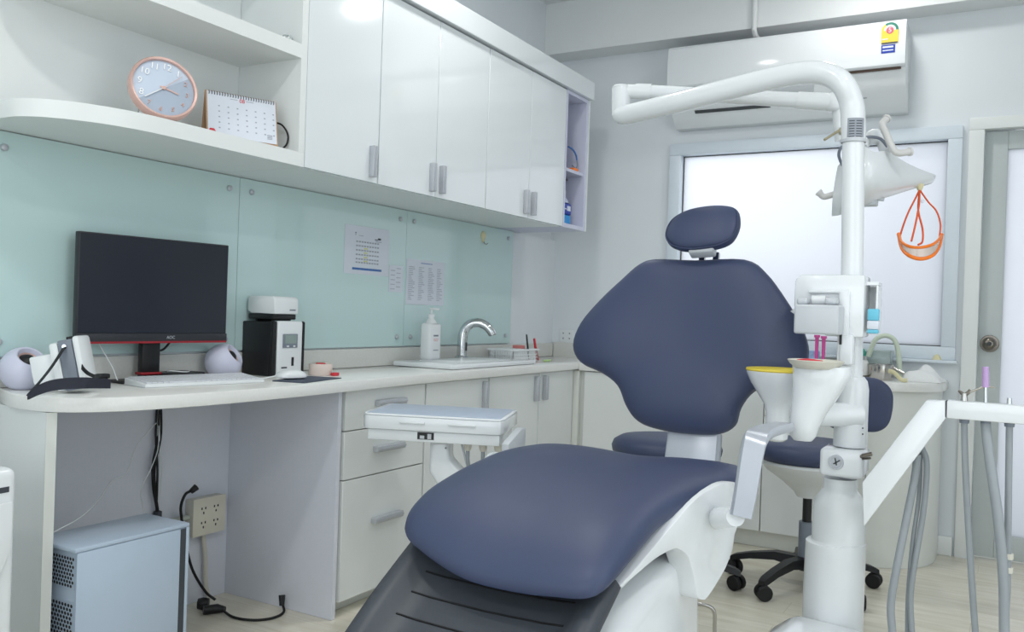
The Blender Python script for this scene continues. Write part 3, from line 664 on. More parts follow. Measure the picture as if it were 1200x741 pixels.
# ================================================================== UNDER THE DESK
t = thing('computer_tower', 'pale blue white computer tower standing on the floor under the desk', 'computer', (.42, 1.52, 0))
px0, px1, py0, py1, ph = .335, .515, 1.345, 1.690, .452
b = box(px0, px1, py0 + .012, py1 - .012, .012, ph - .012, r=.002); obj('case', b, bluew, t)
obj('top_panel', box(px0 - .002, px1 + .003, py0, py1, ph - .0115, ph, r=.003), bluew, t)
obj('side_panel', box(px1 + .0003, px1 + .003, py0 + .006, py1 - .030, .016, ph - .013, r=.001), bluew, t)
obj('front_panel', box(px0, px1 + .003, py1 - .0115, py1, .012, ph - .0117, r=.002), bluew, t)
obj('front_intake', box(px1 + .0004, px1 + .0034, py1 - .029, py1 - .012, .016, ph - .014), char, t, smooth=False)
def hexgrille(x0, x1, z0, z1, yy, step, parent, name):
    f = obj(name, box(x0, x1, yy - .001, yy + .0005, z0, z1), bluew, parent, smooth=False)
    b = BM(); r = 0; z = z0 + step * .7
    while z < z1 - step * .4:
        x = x0 + step * (.7 if r % 2 else 1.1)
        while x < x1 - step * .4:
            lathe(b, [(step * .40, 0), (0, 0)], (x, yy - .0013, z), axis=(0, -1, 0), seg=6); x += step
        z += step * .88; r += 1
    obj('holes', b, blackp, f, smooth=False, fix=False); return f
hexgrille(px0 + .01, px1 - .012, .345, .425, py0 + .0115, .011, t, 'power_supply_grille')
hexgrille(px0 + .05, px1 - .015, .19, .315, py0 + .0115, .012, t, 'fan_grille')
obj('rear_slots', box(px0 + .01, px1 - .06, py0 + .0105, py0 + .0118, .04, .16), char, t, smooth=False)
for fx, fy in ((px0 + .02, py0 + .03), (px1 - .02, py0 + .03), (px0 + .02, py1 - .03), (px1 - .02, py1 - .03)):
    b = BM(); lathe(b, [(0, 0), (.014, 0), (.014, .0115), (0, .0115)], (fx, fy, .0005), seg=16); obj('foot', b, blackr, t)
# outlet
t = thing('surface_socket', 'cream four gang surface mounted socket box on the knee space back panel', 'socket', (.03, 2.18, .31))
obj('back_box', box(.0065, .046, 2.105, 2.245, .25, .378, r=.004), ivory, t)
obj('face_plate', box(.0462, .051, 2.103, 2.247, .248, .380, r=.002), mat('cream_plastic', (222, 218, 202), .35, noise=.01), t)
for yy in (2.148, 2.203):
    for zz_ in (.288, .338):
        b = BM()
        for dy, dz in ((-.008, .006), (.008, .006), (0, -.010)): bx(b, .0511, .0518, yy + dy - .0025, yy + dy + .0025, zz_ + dz - .004, zz_ + dz + .004)
        obj('socket_holes', b, blackp, t, smooth=False)
# conduits
def corrugated(pts, r, n=5):
    P = smooth_path(pts, n); Q = []; L = []
    for a, c in zip(P, P[1:]):
        m = max(2, int((c - a).length / .0035))
        for k in range(m): Q.append(a.lerp(c, k / m))
    Q.append(P[-1]); R = [r * (1.0 if i % 2 else .86) for i in range(len(Q))]
    return tube(BM(), Q, R, 10)
tag(obj('conduit', corrugated([(.026, 2.17, .2485), (.024, 2.185, .16), (.024, 2.19, .07), (.03, 2.20, .012)], .009), ivory), 'white corrugated conduit dropping from the socket box to the floor', 'conduit')
tag(obj('conduit', corrugated([(.026, 2.1035, .318), (.026, 2.03, .318), (.024, 1.93, .312)], .010), mat('grey_green_conduit', (186, 192, 184), .5, noise=.02)), 'pale corrugated conduit running sideways from the socket box', 'conduit')
# cable bundle: hangs from the desk
for k, (dy, m, nm, r) in enumerate(((0, blackr, 'black_cable', .0042), (.012, blackr, 'black_cable', .0036), (-.009, blackr, 'black_cable', .0036), (.006, white, 'white_cable', .0018), (-.004, white, 'white_cable', .0018))):
    b = BM(); w_ = .018 * (k - 2) / 2; end = .31 if k < 3 else .36
    tube(b, smooth_path([(.018, 1.972 + dy * .5, .760), (.02, 1.972 + dy, .62), (.03, 1.965 + w_, .52), (.03, 1.967 + w_ * .8, .44), (.024, 1.975 + dy * .3, .36), (.02 + .003 * k, 1.978 + dy * .3, end)], 6), r, 8)
    tag(obj(nm, b, m), ['thickest black cable of the bundle hanging behind the desk', 'black cable on the right of the bundle hanging behind the desk', 'black cable on the left of the bundle hanging behind the desk', 'thin white cable twisted right in the hanging bundle', 'thin white cable twisted left in the hanging bundle'][k], 'cable', 'cables hanging in a bundle under the desk')
b = BM(); lathe(b, [(.010, 0), (.014, .002), (.014, .020), (.010, .022)], (.024, 1.977, .34), seg=12); tag(obj('cable_tie', b, char), 'dark tie holding the cable bundle together under the desk', 'cable tie')
b = BM(); tube(b, smooth_path([(.03, 1.955, .66), (.06, 1.86, .60), (.12, 1.78, .53), (.16, 1.70, .52), (.24, 1.60, .49), (.33, 1.48, .475), (.40, 1.338, .458), (.41, 1.330, .40)], 8), .0016, 8)
tag(obj('white_cable', b, white), 'thin white cable running down from the desk to the back of the computer tower', 'cable')
b = BM(); tube(b, smooth_path([(.028, 1.967, .65), (.05, 1.95, .58), (.08, 1.90, .52), (.10, 1.85, .46), (.20, 1.79, .40), (.26, 1.74, .30)], 8), .0016, 8)
tag(obj('white_cable', b, white), 'thin white cable dropping behind the computer tower', 'cable')
t = thing('power_cord', 'black power cord with an upturned plug rising behind the tower beside the socket box', 'power cord', (.05, 2.06, .3))
b = BM(); tube(b, smooth_path([(.06, 2.085, .418), (.058, 2.060, .408), (.056, 2.045, .37), (.055, 2.052, .32), (.055, 2.07, .24), (.06, 2.10, .14), (.08, 2.14, .06), (.11, 2.16, .03)], 8), .0048, 10); obj('cord', b, blackr, t)
b = BM(); tube(b, [(.06, 2.082, .415), (.063, 2.102, .428)], [.009, .012], 12); obj('plug', b, blackp, t)
t = thing('power_cord', 'black extension cord lying on the floor with plug and adapter under the desk', 'power cord', (.2, 2.15, 0))
b = BM(); tube(b, smooth_path([(.17, 2.135, .016), (.24, 2.12, .008), (.31, 2.14, .006), (.35, 2.19, .006), (.345, 2.25, .008), (.325, 2.265, .03)], 8), .0045, 10); obj('cord', b, blackr, t)
b = BM(); tube(b, [(.325, 2.262, .024), (.318, 2.268, .058)], [.009, .012], 12); obj('plug', b, blackp, t)
b = BM(); tube(b, [(.13, 2.09, .017), (.155, 2.13, .017), (.18, 2.14, .016)], [.015, .016, .010], 14); obj('adapter', b, blackp, t)
b = BM(); lathe(b, [(0, -.02), (.018, -.018), (.022, 0), (.018, .018), (0, .02)], (.09, 2.125, .0225), axis=(.8, .6, 0), seg=18); tag(obj('multi_plug', b, blackp), 'round black multi plug on the floor at the foot of the power cord', 'plug')

# white appliance at the far left
c = D(22, 548, 1.9)
t = thing('air_purifier', 'white floor standing air purifier at the left edge beside the desk', 'air purifier', (c.x - .13, c.y - .15, 0))
ax1, ay1 = c.x, c.y
obj('body', box(ax1 - .30, ax1, ay1 - .36, ay1, .002, c.z, r=.018, seg=4), white, t)
gp = [(ay1 - .355, c.z - .05), (ay1 - .015, c.z - .05), (ay1 - .015, c.z - .035), (ay1 - .355, c.z - .03)]
obj('top_grille', prism(BM(), [(ay1 - .34, c.z - .058), (ay1 - .02, c.z - .050), (ay1 - .02, c.z - .038), (ay1 - .34, c.z - .044)], 'x', ax1 - .001, ax1 + .0012), char, t, smooth=False)
obj('front_panel', prism(BM(), [(ay1 - .34, .03), (ay1 - .045, .03), (ay1 - .045, c.z - .24), (ay1 - .015, c.z - .17), (ay1 - .015, c.z - .07), (ay1 - .34, c.z - .075)], 'x', ax1 + .0012, ax1 + .010, r=.004), white, t)

# ================================================================== ON THE OPEN SHELVES
# clock
cc = D(191.5, 105, 2.36); R_ = .087
cn = Vector((.90, -.36, .25)).normalized()
CM = facing(cc, cn)
CM = CM @ Matrix.Rotation(math.radians(-10), 4, 'Z')
low = min((CM @ Vector((R_ * 1.04 * math.cos(a / 20 * PI), R_ * 1.04 * math.sin(a / 20 * PI), -.012))).z for a in range(40))
CM = Matrix.Translation((0, 0, 1.5495 - low)) @ CM if abs(low - 1.5495) < .03 else CM
t = thing('wall_clock', 'round rose gold rimmed clock leaning on the open shelf', 'clock', (cc.x, cc.y, 1.55))
def cl(bm): bmesh.ops.transform(bm, matrix=CM, verts=bm.verts[:]); return bm
obj('rim', cl(lathe(BM(), [(R_ * .97, -.018), (R_ * 1.02, -.016), (R_ * 1.03, .006), (R_ * .99, .012), (R_ * .93, .010), (R_ * .92, .002)], (0, 0, 0), seg=64)), rose, t)
obj('back', cl(lathe(BM(), [(0, -.014), (R_ * .97, -.014), (R_ * .97, -.018)], (0, 0, 0), seg=48)), white, t)
obj('face', cl(lathe(BM(), [(0, .001), (R_ * .93, .001)], (0, 0, 0), seg=64)), mat('clock_white', (196, 208, 224), .5, noise=.01), t, fix=False)
b = BM(); a0 = math.radians(-139); vs = [b.verts.new((R_ * .925 * math.cos(a0 + k / 30 * PI), R_ * .925 * math.sin(a0 + k / 30 * PI), .0016)) for k in range(31)]; b.faces.new(vs)
obj('grey_half', cl(b), mat('clock_grey', (166, 178, 194), .5, noise=.01), t, fix=False)
clockw = mat('numeral_white', (248, 250, 252), .4, noise=.003)
for hnum in range(1, 13):
    a = math.radians(90 - 30 * hnum); m_ = clockw if hnum in (8, 9, 10, 11, 12, 1) else rose
    text('numeral', str(hnum), (.026 if m_ is clockw else .018), CM @ Matrix.Translation((R_ * .72 * math.cos(a), R_ * .72 * math.sin(a), .0030)), m_, t, ext=.0012)
def hand(L, wd, ang, z, m):
    a = math.radians(90 - ang); M = CM @ Matrix.Rotation(a, 4, 'Z'); obj('hand', bx(BM(), -.010, L, -wd, wd, z, z + .0008, M=M), m, t, smooth=False)
hand(.040, .0018, 98, .0045, rose); hand(.062, .0014, 226, .0052, white); hand(.066, .0006, 40, .0060, rose)
obj('hub', cl(lathe(BM(), [(.005, .002), (.005, .0066), (0, .007)], (0, 0, 0), seg=16)), rose, t)
b = BM(); tube(b, [CM @ Vector((-.045, -.04, -.019)), Vector((cc.x - .07, cc.y - .03, 1.551))], .002, 8); obj('prop_leg', b, steel, t)
# calendar
y0, y1, zt = 1.775, 2.012, 1.706
t = thing('desk_calendar', 'white spiral bound desk calendar on a brown card stand on the shelf', 'calendar', (.42, 1.89, 1.55))
KM_ = facing((.470, (y0 + y1) / 2 - .010, 1.556), (1, -.42, .20)); W2 = (y1 - y0) / 2 - .013; H_ = .142
def kb(*a, **k): return bx(BM(), *a, M=KM_, **k)
obj('stand_front', kb(-W2 - .004, W2 + .004, -.006, H_ + .002, -.003, -.0012), kraft, t, smooth=False)
b = prism(BM(), [(H_ + .002, -.003), (-.006 + .004, -.060), (-.006 + .004, -.062), (H_ + .002, -.0055)], 'x', -W2 - .004, W2 + .004, M=KM_); obj('stand_back', b, kraft, t, smooth=False)
obj('page', kb(-W2, W2, .006, H_, -.001, .0012), paper, t, smooth=False)
b = BM()
for k in range(26):
    x = -W2 + .006 + k * (2 * W2 - .012) / 25
    tube(b, [KM_ @ Vector((x, H_ - .004 + .006 * math.cos(a * PI / 4), -.001 + .005 * math.sin(a * PI / 4))) for a in range(8)], .0011, 5, closed=True)
obj('spiral', b, blackp, t)
text('month', '08', .017, KM_ @ Matrix.Translation((0, H_ - .017, .0016)), redp, t)
b = BM()
for r in range(5):
    for c_ in range(7): bx(b, -W2 + .032 + c_ * .028, -W2 + .037 + c_ * .028, .030 + r * .017, .0335 + r * .017, .0012, .0016, M=KM_)
bx(b, .012, .036, H_ - .016, H_ - .0145, .0012, .0016, M=KM_); bx(b, -.036, -.014, H_ - .016, H_ - .0145, .0012, .0016, M=KM_)
for k in range(4): bx(b, W2 - .03, W2 - .014, .018 + k * .004, .020 + k * .004, .0012, .0016, M=KM_)
obj('dates', b, inkl, t, smooth=False)
b = BM()
for k in range(6):
    a = k * PI / 3; lathe(b, [(.006, 0), (0, .0004)], KM_ @ Vector((-W2 + .012 + .006 * math.cos(a), .016 + .006 * math.sin(a), .0016)), axis=KM_.to_3x3() @ Vector((0, 0, 1)), seg=10)
obj('flower_print', b, redp, t, fix=False)
b = BM(); tube(b, smooth_path([(.49, 2.02, 1.552), (.50, 2.034, 1.575), (.50, 2.036, 1.605), (.48, 2.028, 1.635), (.44, 2.02, 1.645)], 6), .003, 8)
tag(obj('black_cable', b, blackr), 'curved black cable behind the right edge of the desk calendar', 'cable')
# glass ornament on the upper shelf
c = AX(336, 44, .50); b = BM(); lathe(b, [(0, 0), (.012, 0), (.018, .006), (.02, .014), (.014, .022), (.004, .025), (0, .025)], (.50, c.y, 1.8865), seg=8); tag(obj('crystal_ornament', b, glassb, smooth=False), 'small clear crystal ornament on the upper open shelf', 'ornament')

# ================================================================== IN THE END CUBBY
t = thing('mouthwash_bottle', 'clear bottle of blue liquid with dark blue label in the bottom of the end cubby', 'bottle', (.44, 4.05, 1.525))
Bm = Vector((.47, 4.045, 1.5255))
obj('liquid', box(Bm.x - .026, Bm.x + .026, Bm.y - .045, Bm.y + .045, Bm.z, Bm.z + .055, r=.010), bottleb, t)
obj('label', box(Bm.x - .027, Bm.x + .027, Bm.y - .046, Bm.y + .046, Bm.z + .0555, Bm.z + .115, r=.010), deepb, t)
obj('white_print', bx(box(Bm.x + .0271, Bm.x + .0276, Bm.y - .01, Bm.y + .03, Bm.z + .075, Bm.z + .10), Bm.x + .0271, Bm.x + .0276, Bm.y - .035, Bm.y - .018, Bm.z + .08, Bm.z + .086), paper, t, smooth=False)
b = BM(); lathe(b, [(.026, .116), (.022, .130), (.011, .145), (.011, .165), (0, .165)], Bm, seg=20); obj('neck', b, mat('pale_clear_plastic', (196, 204, 226), .15, noise=.01), t)
b = BM(); lathe(b, [(.012, .1655), (.012, .178), (0, .178)], Bm, seg=16); obj('cap', b, lgrey, t)
t = thing('safety_visor', 'clear visor with blue top band and orange ends on the cubby shelf', 'visor', (.50, 4.06, 1.806))
b = BM(); tube(b, smooth_path([(.50, 4.02, 1.925), (.505, 4.06, 1.918), (.51, 4.09, 1.895), (.51, 4.105, 1.870)], 6), .0045, 8); obj('blue_band', b, inkb, t)
b = BM(); tube(b, smooth_path([(.51, 4.106, 1.869), (.512, 4.105, 1.84), (.512, 4.085, 1.826), (.51, 4.05, 1.835)], 6), .003, 8); obj('frame', b, mgrey, t)
obj('orange_end', box(.48, .525, 4.045, 4.10, 1.8065, 1.822, r=.004), orange, t)

# ================================================================== AIR CONDITIONER
t = thing('air_conditioner', 'long white wall mounted air conditioner above the frosted window', 'air conditioner', (1.46, 4.5, 2.09))
acx0, acx1 = .885, 2.032
obj('housing', prism(BM(), [(4.4395, 2.478), (4.402, 2.478), (4.402, 2.262), (4.44, 2.175), (4.54, 2.088), (4.599, 2.085), (4.599, 2.549), (4.4395, 2.549)][:6] + [(4.599, 2.478)], 'x', acx0, acx1, r=.003), white, t)
b = prism(BM(), [(4.395, 2.486), (4.382, 2.470), (4.374, 2.40), (4.372, 2.33), (4.378, 2.278), (4.388, 2.268), (4.4015, 2.268), (4.4015, 2.486)], 'x', acx0 + .001, acx1 - .001, r=.002); obj('front_panel', b, whiteg, t)
b = prism(BM(), [(4.385, 2.265), (4.4012, 2.262), (4.430, 2.193), (4.424, 2.190)], 'x', acx0 + .015, 1.62, r=.001); obj('louver', b, lgrey, t)
obj('air_slot', prism(BM(), [(4.388, 2.267), (4.4018, 2.2675), (4.4018, 2.258), (4.392, 2.256)], 'x', acx0 + .10, acx1 - .02), mat('dark_brown_slot', (74, 58, 50), .6, noise=.1), t, smooth=False)
obj('lower_slot', prism(BM(), [(4.455, 2.161), (4.468, 2.150), (4.4655, 2.146), (4.451, 2.158)], 'x', acx0 + .13, acx0 + .52), gap, t, smooth=False)
sn = Vector((0, -.66, -.75))
LM = frame((1.72, 4.46, 2.150), (1, 0, 0), (0, -.60, .80) if False else Vector((0, -.755, .656)), Vector((0, -.656, -.755)))
obj('sensor_bracket', bx(bx(BM(), 0, .007, -.0, .07, .001, .004, M=LM), -.03, .007, -.007, .0, .001, .004, M=LM), gap, t, smooth=False)
obj('small_print', bx(bx(BM(), .05, .11, .045, .05, .001, .0018, M=LM), .11, .14, .0, .006, .001, .0018, M=LM), inkl, t, smooth=False)
# energy label
def acp(x, z, y=4.3693): return frame((x, y, z), (1, 0, 0), (0, 0, 1), (0, -1, 0))
e = obj('energy_label', box(1.925, 2.0, 4.3699, 4.3717, 2.375, 2.437), yellow, t, smooth=False)
def half_ring(r0, r1, a0, a1):
    b = BM(); M = acp(1.9625, 2.434); o_ = [b.verts.new(M @ Vector((r1 * math.cos(a0 + (a1 - a0) * k / 20), r1 * math.sin(a0 + (a1 - a0) * k / 20), 0))) for k in range(21)]
    i_ = [b.verts.new(M @ Vector((r0 * math.cos(a0 + (a1 - a0) * k / 20), r0 * math.sin(a0 + (a1 - a0) * k / 20), 0))) for k in range(21)]
    for k in range(20): b.faces.new((o_[k], o_[k + 1], i_[k + 1], i_[k]))
    return b
obj('green_arc', half_ring(.026, .037, 0, 2.2), mat('green_print', (40, 124, 104), .5, noise=.02), e, fix=False)
obj('yellow_arc', half_ring(.026, .037, 2.2, PI), yellow, e, fix=False)
obj('white_arc', half_ring(.014, .026, 0, PI), paper, e, fix=False)
b = BM(); lathe(b, [(.0165, 0), (0, .0001)], (1.9625, 4.3690, 2.434), axis=(0, -1, 0), seg=20); obj('red_disc', b, mat('rose_print', (206, 96, 110), .5, noise=.02), e, fix=False)
text('numeral', '5', .030, acp(1.9625, 2.434, 4.3686), paper, e)
b = bx(BM(), -.034, .034, -.056, -.051, 0, .0004, M=acp(1.9625, 2.43)); obj('print_row', b, inkd, e, smooth=False)
b = bx(BM(), -.034, -.008, -.038, -.033, 0, .0004, M=acp(1.9625, 2.43)); obj('print_row', b, paper, e, smooth=False)
e = obj('blue_label', box(1.927, 1.987, 4.3705, 4.3722, 2.330, 2.368), deepb, t, smooth=False)
obj('print_rows', bx(bx(BM(), -.024, .022, .004, .012, 0, .0004, M=frame((1.957, 4.3703, 2.350), (1, 0, 0), (0, 0, 1), (0, -1, 0))), -.024, .022, -.010, -.005, 0, .0004, M=frame((1.957, 4.3703, 2.350), (1, 0, 0), (0, 0, 1), (0, -1, 0))), paper, e, smooth=False)
b = BM(); tube(b, [(1.32, 4.425, 2.70), (1.32, 4.425, 2.535), (1.32, 4.45, 2.515), (1.32, 4.50, 2.51)], .013, 14); tube(b, [(1.32, 4.425, 2.70), (1.32, 4.425, ZC - .001)], .013, 14)
tag(obj('conduit_pipe', b, ceil_m), 'thin white conduit pipe running down the ceiling beam above the air conditioner', 'pipe')

# ================================================================== DENTAL CHAIR
CX = 1.675
chair = thing('dental_chair', 'navy blue upholstered dental treatment chair with white side shells', 'dental chair', (CX, 1.9, 0))
# backrest
th = math.radians(12)
BP = Vector((1.70, 2.35, .80))
BMx = frame(BP, (1, 0, 0), (0, math.sin(th), math.cos(th)), (0, -math.cos(th), math.sin(th)))
out = [(-.115, .448), (.0, .445), (.145, .447), (.205, .410), (.265, .335), (.312, .262), (.334, .195), (.318, .135), (.262, .108), (.202, .082), (.170, .035), (.158, -.015), (.115, -.042), (.04, -.049), (-.05, -.046), (-.115, -.030), (-.155, .010), (-.188, .066), (-.245, .102), (-.315, .128), (-.347, .178), (-.330, .248), (-.275, .322), (-.215, .385), (-.165, .432)]
def bdisp(u, v):
    g = lambda a, c, s: math.exp(-((a - c) / s) ** 2)
    return -.020 * g(u, 0, .16) * g(v, .27, .17) + .008 * g(v, .04, .09) * g(u, 0, .2) + .010 * (g(u, .25, .08) + g(u, -.25, .08)) * g(v, .2, .1)
obj('backrest', pad(out, BMx, .050, .026, n=120, p=3.2, disp=bdisp, centre=(0, .2)), navy, chair)
S_ = BMx @ Matrix.Translation((0, 0, -.034))
obj('backrest_shell', pad([(a * .93, .2 + (c_ - .2) * .93) for a, c_ in out], S_, .012, .020, n=96, p=3, centre=(0, .2)), white, chair)
# stem
b = prism(BM(), [(-.03, -.035), (.112, -.035), (.118, -.30), (-.036, -.30)], 'z', -.055, .0, r=.008, M=BMx @ Matrix.Rotation(0, 4, 'X')); obj('back_stem', b, silver, chair)
# headrest
HM = BMx @ Matrix.Translation((.030, .525, .045)) @ Matrix.Rotation(math.radians(4), 4, 'Z') @ Matrix.Rotation(math.radians(-14), 4, 'X')
hout = [(-.108, -.012), (-.094, .035), (-.05, .062), (.01, .070), (.065, .064), (.094, .048), (.103, .012), (.098, -.024), (.078, -.054), (.03, -.068), (-.04, -.068), (-.09, -.048)]
obj('headrest', pad(hout, HM, .034, .030, n=84, p=2.6), navy, chair)
b = BM(); pts = smooth_path([HM @ Vector((a * .97, c_ * .97 - .003, .016)) for a, c_ in hout], 6, closed=True); tube(b, pts, .0016, 6, closed=True); obj('headrest_piping', b, navy, chair)
b = bx(BM(), -.036, .036, -.078, -.052, -.030, .006, r=.006, M=HM); obj('headrest_mount', b, lgrey, chair)
b = bx(BM(), .005, .022, .40, .475, -.028, -.012, r=.002, M=BMx); bx(b, .046, .063, .40, .475, -.028, -.012, r=.002, M=BMx); obj('headrest_bar', b, chrome, chair)
# seat cushion
def zprof(y):
    K = [(1.25, .56), (1.38, .632), (1.44, .658), (1.52, .685), (1.62, .706), (1.74, .726), (1.88, .740), (2.02, .742), (2.2, .735)]
    if y <= K[0][0]: return K[0][1]
    for (a, za), (c_, zc) in zip(K, K[1:]):
        if y <= c_:
            t_ = (y - a) / (c_ - a); t_ = t_; return za + (zc - za) * t_
    return K[-1][1]
def zs(y): return (zprof(y - .03) + zprof(y) * 2 + zprof(y + .03)) / 4
def swarp(co): return (co.x, co.y, zs(co.y) - .045 + co.z + .012 * math.exp(-((co.x - CX) / .12) ** 2) * -1)
sout = [(1.50, 1.415), (1.60, 1.385), (1.70, 1.378), (1.80, 1.376), (1.885, 1.395), (1.905, 1.50), (1.905, 1.66), (1.925, 1.78), (1.96, 1.90), (1.975, 2.03), (1.95, 2.13), (1.82, 2.17), (1.675, 2.18), (1.53, 2.17), (1.42, 2.12), (1.385, 2.02), (1.375, 1.90), (1.378, 1.78), (1.38, 1.66), (1.39, 1.56), (1.425, 1.46)]
obj('seat', pad(sout, Matrix.Identity(4), .045, .035, n=126, p=3.0, warp=swarp, centre=(1.665, 1.80)), navy, chair)
# legrest
def leg_section(y):
    return y
LT = [(1.50, .560), (1.36, .475), (1.22, .375), (1.05, .250), (.93, .16)]
rows = []
b = BM()
ysr = smooth_path([(0, a, c_) for a, c_ in LT], 6)
prof = [(-.225, .0), (-.235, .018), (-.228, .036), (-.208, .042), (-.188, .034), (-.170, .016), (-.12, .010), (0, .006), (.12, .010), (.170, .016), (.188, .034), (.208, .042), (.228, .036), (.235, .018), (.225, .0), (.18, -.03), (0, -.035), (-.18, -.03)]
prev = None
for i, q in enumerate(ysr):
    T = (ysr[min(i + 1, len(ysr) - 1)] - ysr[max(i - 1, 0)]).normalized(); N = Vector((0, T.z, -T.y)); N = -N if N.z < 0 else N
    wsc = 1 + .0 * i / len(ysr)
    r = [b.verts.new(Vector((CX - .018 + a * wsc, q.y, q.z)) + N * h) for a, h in prof]
    if prev:
        for k in range(len(r)): b.faces.new((prev[k], prev[(k + 1) % len(r)], r[(k + 1) % len(r)], r[k]))
    else: b.faces.new(r)
    prev = r
b.faces.new(prev[::-1]); lg = obj('legrest', b, char, chair, angle=55)
b = BM()
for i in range(2, len(ysr) - 1, 2):
    q = ysr[i]; T = (ysr[min(i + 1, len(ysr) - 1)] - ysr[i - 1]).normalized(); N = Vector((0, T.z, -T.y)); N = -N if N.z < 0 else N
    tube(b, [Vector((CX - .018 + x, q.y, q.z)) + N * h for x, h in ((-.165, .0160), (-.12, .0112), (-.06, .0088), (0, .0070), (.06, .0088), (.12, .0112), (.165, .0160))], .0020, 5)
obj('ridges', b, blackr, lg)
# side shells
SXK = [(1.30, 1.835), (1.42, 1.862), (1.54, 1.885), (1.66, 1.900), (1.78, 1.922), (1.90, 1.955), (2.0, 1.968), (2.2, 1.970)]
def sx(y):
    if y <= SXK[0][0]: return SXK[0][1]
    for (a, xa), (c_, xc_) in zip(SXK, SXK[1:]):
        if y <= c_: return xa + (xc_ - xa) * (y - a) / (c_ - a)
    return SXK[-1][1]
def on_shell(px, py):
    y = 1.7
    for _ in range(30): v = AX(px, py, sx(y)); y = .5 * y + .5 * v.y
    return v
sh_top = [(712, 695), (735, 669), (770, 628), (803, 590), (829, 571), (848, 564), (863, 566)]
sh_low = [(858, 617), (852, 645), (838, 676), (823, 699), (817, 702), (811, 698), (808, 680), (804, 663), (799, 650), (790, 643), (782, 643), (760, 655), (735, 676)]
def shell(side):
    A = [on_shell(*p) for p in sh_top] + [Vector((0, 2.10, .69)), Vector((0, 2.08, .63))] + [on_shell(*p) for p in sh_low]
    s_ = smooth_path([(0, v.y, v.z) for v in A], 3, closed=True)
    b = prism(BM(), [(v.y, v.z) for v in s_], 'x', -.05, 0, r=.008)
    bmesh.ops.triangulate(b, faces=[f for f in b.faces if len(f.verts) > 4])
    for v in b.verts:
        x = sx(v.co.y) + v.co.x + .012; v.co.x = x if side > 0 else 2 * 1.665 - x
    return b
obj('side_shell', shell(1), whiteg, chair, angle=50)
obj('side_shell', shell(-1), whiteg, chair, angle=50)
obj('seat_pan', prism(BM(), [(1.50, .575), (1.62, .62), (1.80, .65), (2.12, .655), (2.12, .60), (1.80, .575), (1.5, .53)], 'x', 1.45, 1.86, r=.01), white, chair)
# pedestal
b = prism(BM(), [(1.33, .0), (1.36, .40), (1.50, .50), (1.80, .565), (1.95, .55), (2.0, .0)], 'x', 1.47, 1.90, r=.035, seg=4); obj('pedestal', b, whiteg, chair)
obj('hinge_cover', box(1.50, 1.87, 1.86, 2.02, .53, .605, r=.02), char, chair)
obj('floor_plate', box(1.42, 1.98, 1.35, 2.42, .0005, .05, r=.015), whiteg, chair)
# armrest
b = BM()
ap = [D(868, 606, 1.74), D(874, 575, 1.75), D(881, 532, 1.78), D(886, 514, 1.80), D(896, 506, 1.87), D(908, 502.5, 1.96), D(918, 500, 2.04)]
ap = smooth_path(ap, 5); n = len(ap); prev = None
for i, q in enumerate(ap):
    T = (ap[min(i + 1, n - 1)] - ap[max(i - 1, 0)]).normalized(); W_ = Vector((.87, .49, .0)); W_ = (W_ - T * W_.dot(T)).normalized(); N = T.cross(W_).normalized()
    hw = .0215 + .003 * min(i, 14) / 14; ht = .010
    sec = [(hw, ht * .4), (hw * .86, ht), (-hw * .86, ht), (-hw, ht * .4), (-hw, -ht * .4), (-hw * .86, -ht), (hw * .86, -ht), (hw, -ht * .4)]
    r = [b.verts.new(q + W_ * a + N * c_) for a, c_ in sec]
    if prev:
        for k in range(8): b.faces.new((prev[k], prev[(k + 1) % 8], r[(k + 1) % 8], r[k]))
    else: b.faces.new(r)
    prev = r
b.faces.new(prev[::-1]); obj('armrest', b, silver, chair, angle=35)
b = BM(); q = D(862, 606, 1.75); tube(b, [on_shell(836, 607) + Vector((.004, 0, 0)), q], [.024, .019], 20); obj('armrest_pivot', b, whiteg, chair)

# thin metal hook near the pedestal
c = D(838, 741, 2.9)
b = BM(); tube(b, smooth_path([D(816, 708, 2.9), D(826, 709.5, 2.9), D(834, 713, 2.9), D(837.5, 720, 2.9), D(837.5, 735, 2.9)], 5) + [D(837.5, 790, 2.9)], .0065, 10)
tag(obj('foot_control_handle', b, steel), 'bent steel handle of the foot control beside the chair pedestal', 'foot control')
q = D(837.5, 790, 2.9)

# ================================================================== DENTAL UNIT COLUMN
unit = thing('dental_unit', 'white dental unit column with spittoon bowl beside the patient chair', 'dental unit', (2.15, 2.34, 0))
UY = 2.34
def U(px, py, y=UY): return AY(px, py, y)
px_ = (U(1000, 300).x + U(998, 500).x) / 2; PXc = U(1000, 400).x
b = BM(); tube(b, [(U(999, 500).x, UY, U(999, 560).z), (U(1000, 165).x, UY, U(1000, 165).z)], .0268, 24); obj('pole', b, whiteg, unit)
# lower bottle shaped column
cb = U(982, 640); za = lambda py: U(982, py).z
zf = .0
b = BM(); lathe(b, [(.066, .05), (.066, za(634)), (.064, za(633)), (.064, za(600)), (.060, za(588)), (.048, za(577)), (.040, za(572)), (.040, za(560)), (0, za(560))], (cb.x - .0, UY, 0), seg=40); obj('lower_column', b, white, unit)
b = BM(); lathe(b, [(.072, .0), (.072, za(690)), (.070, za(636)), (.066, za(634.5)), (.04, za(634.5))], (cb.x - .008, UY, .0), seg=40); obj('lower_sleeve', b, white, unit)
q = U(985, 728)
b = prism(BM(), [(1.985, .0005), (2.30, .0005), (2.30, .20), (2.235, q.z + .012), (2.05, q.z + .022), (1.985, q.z - .03)], 'y', 2.12, 2.27, r=.02, seg=3); obj('support_foot', b, whiteg, unit)
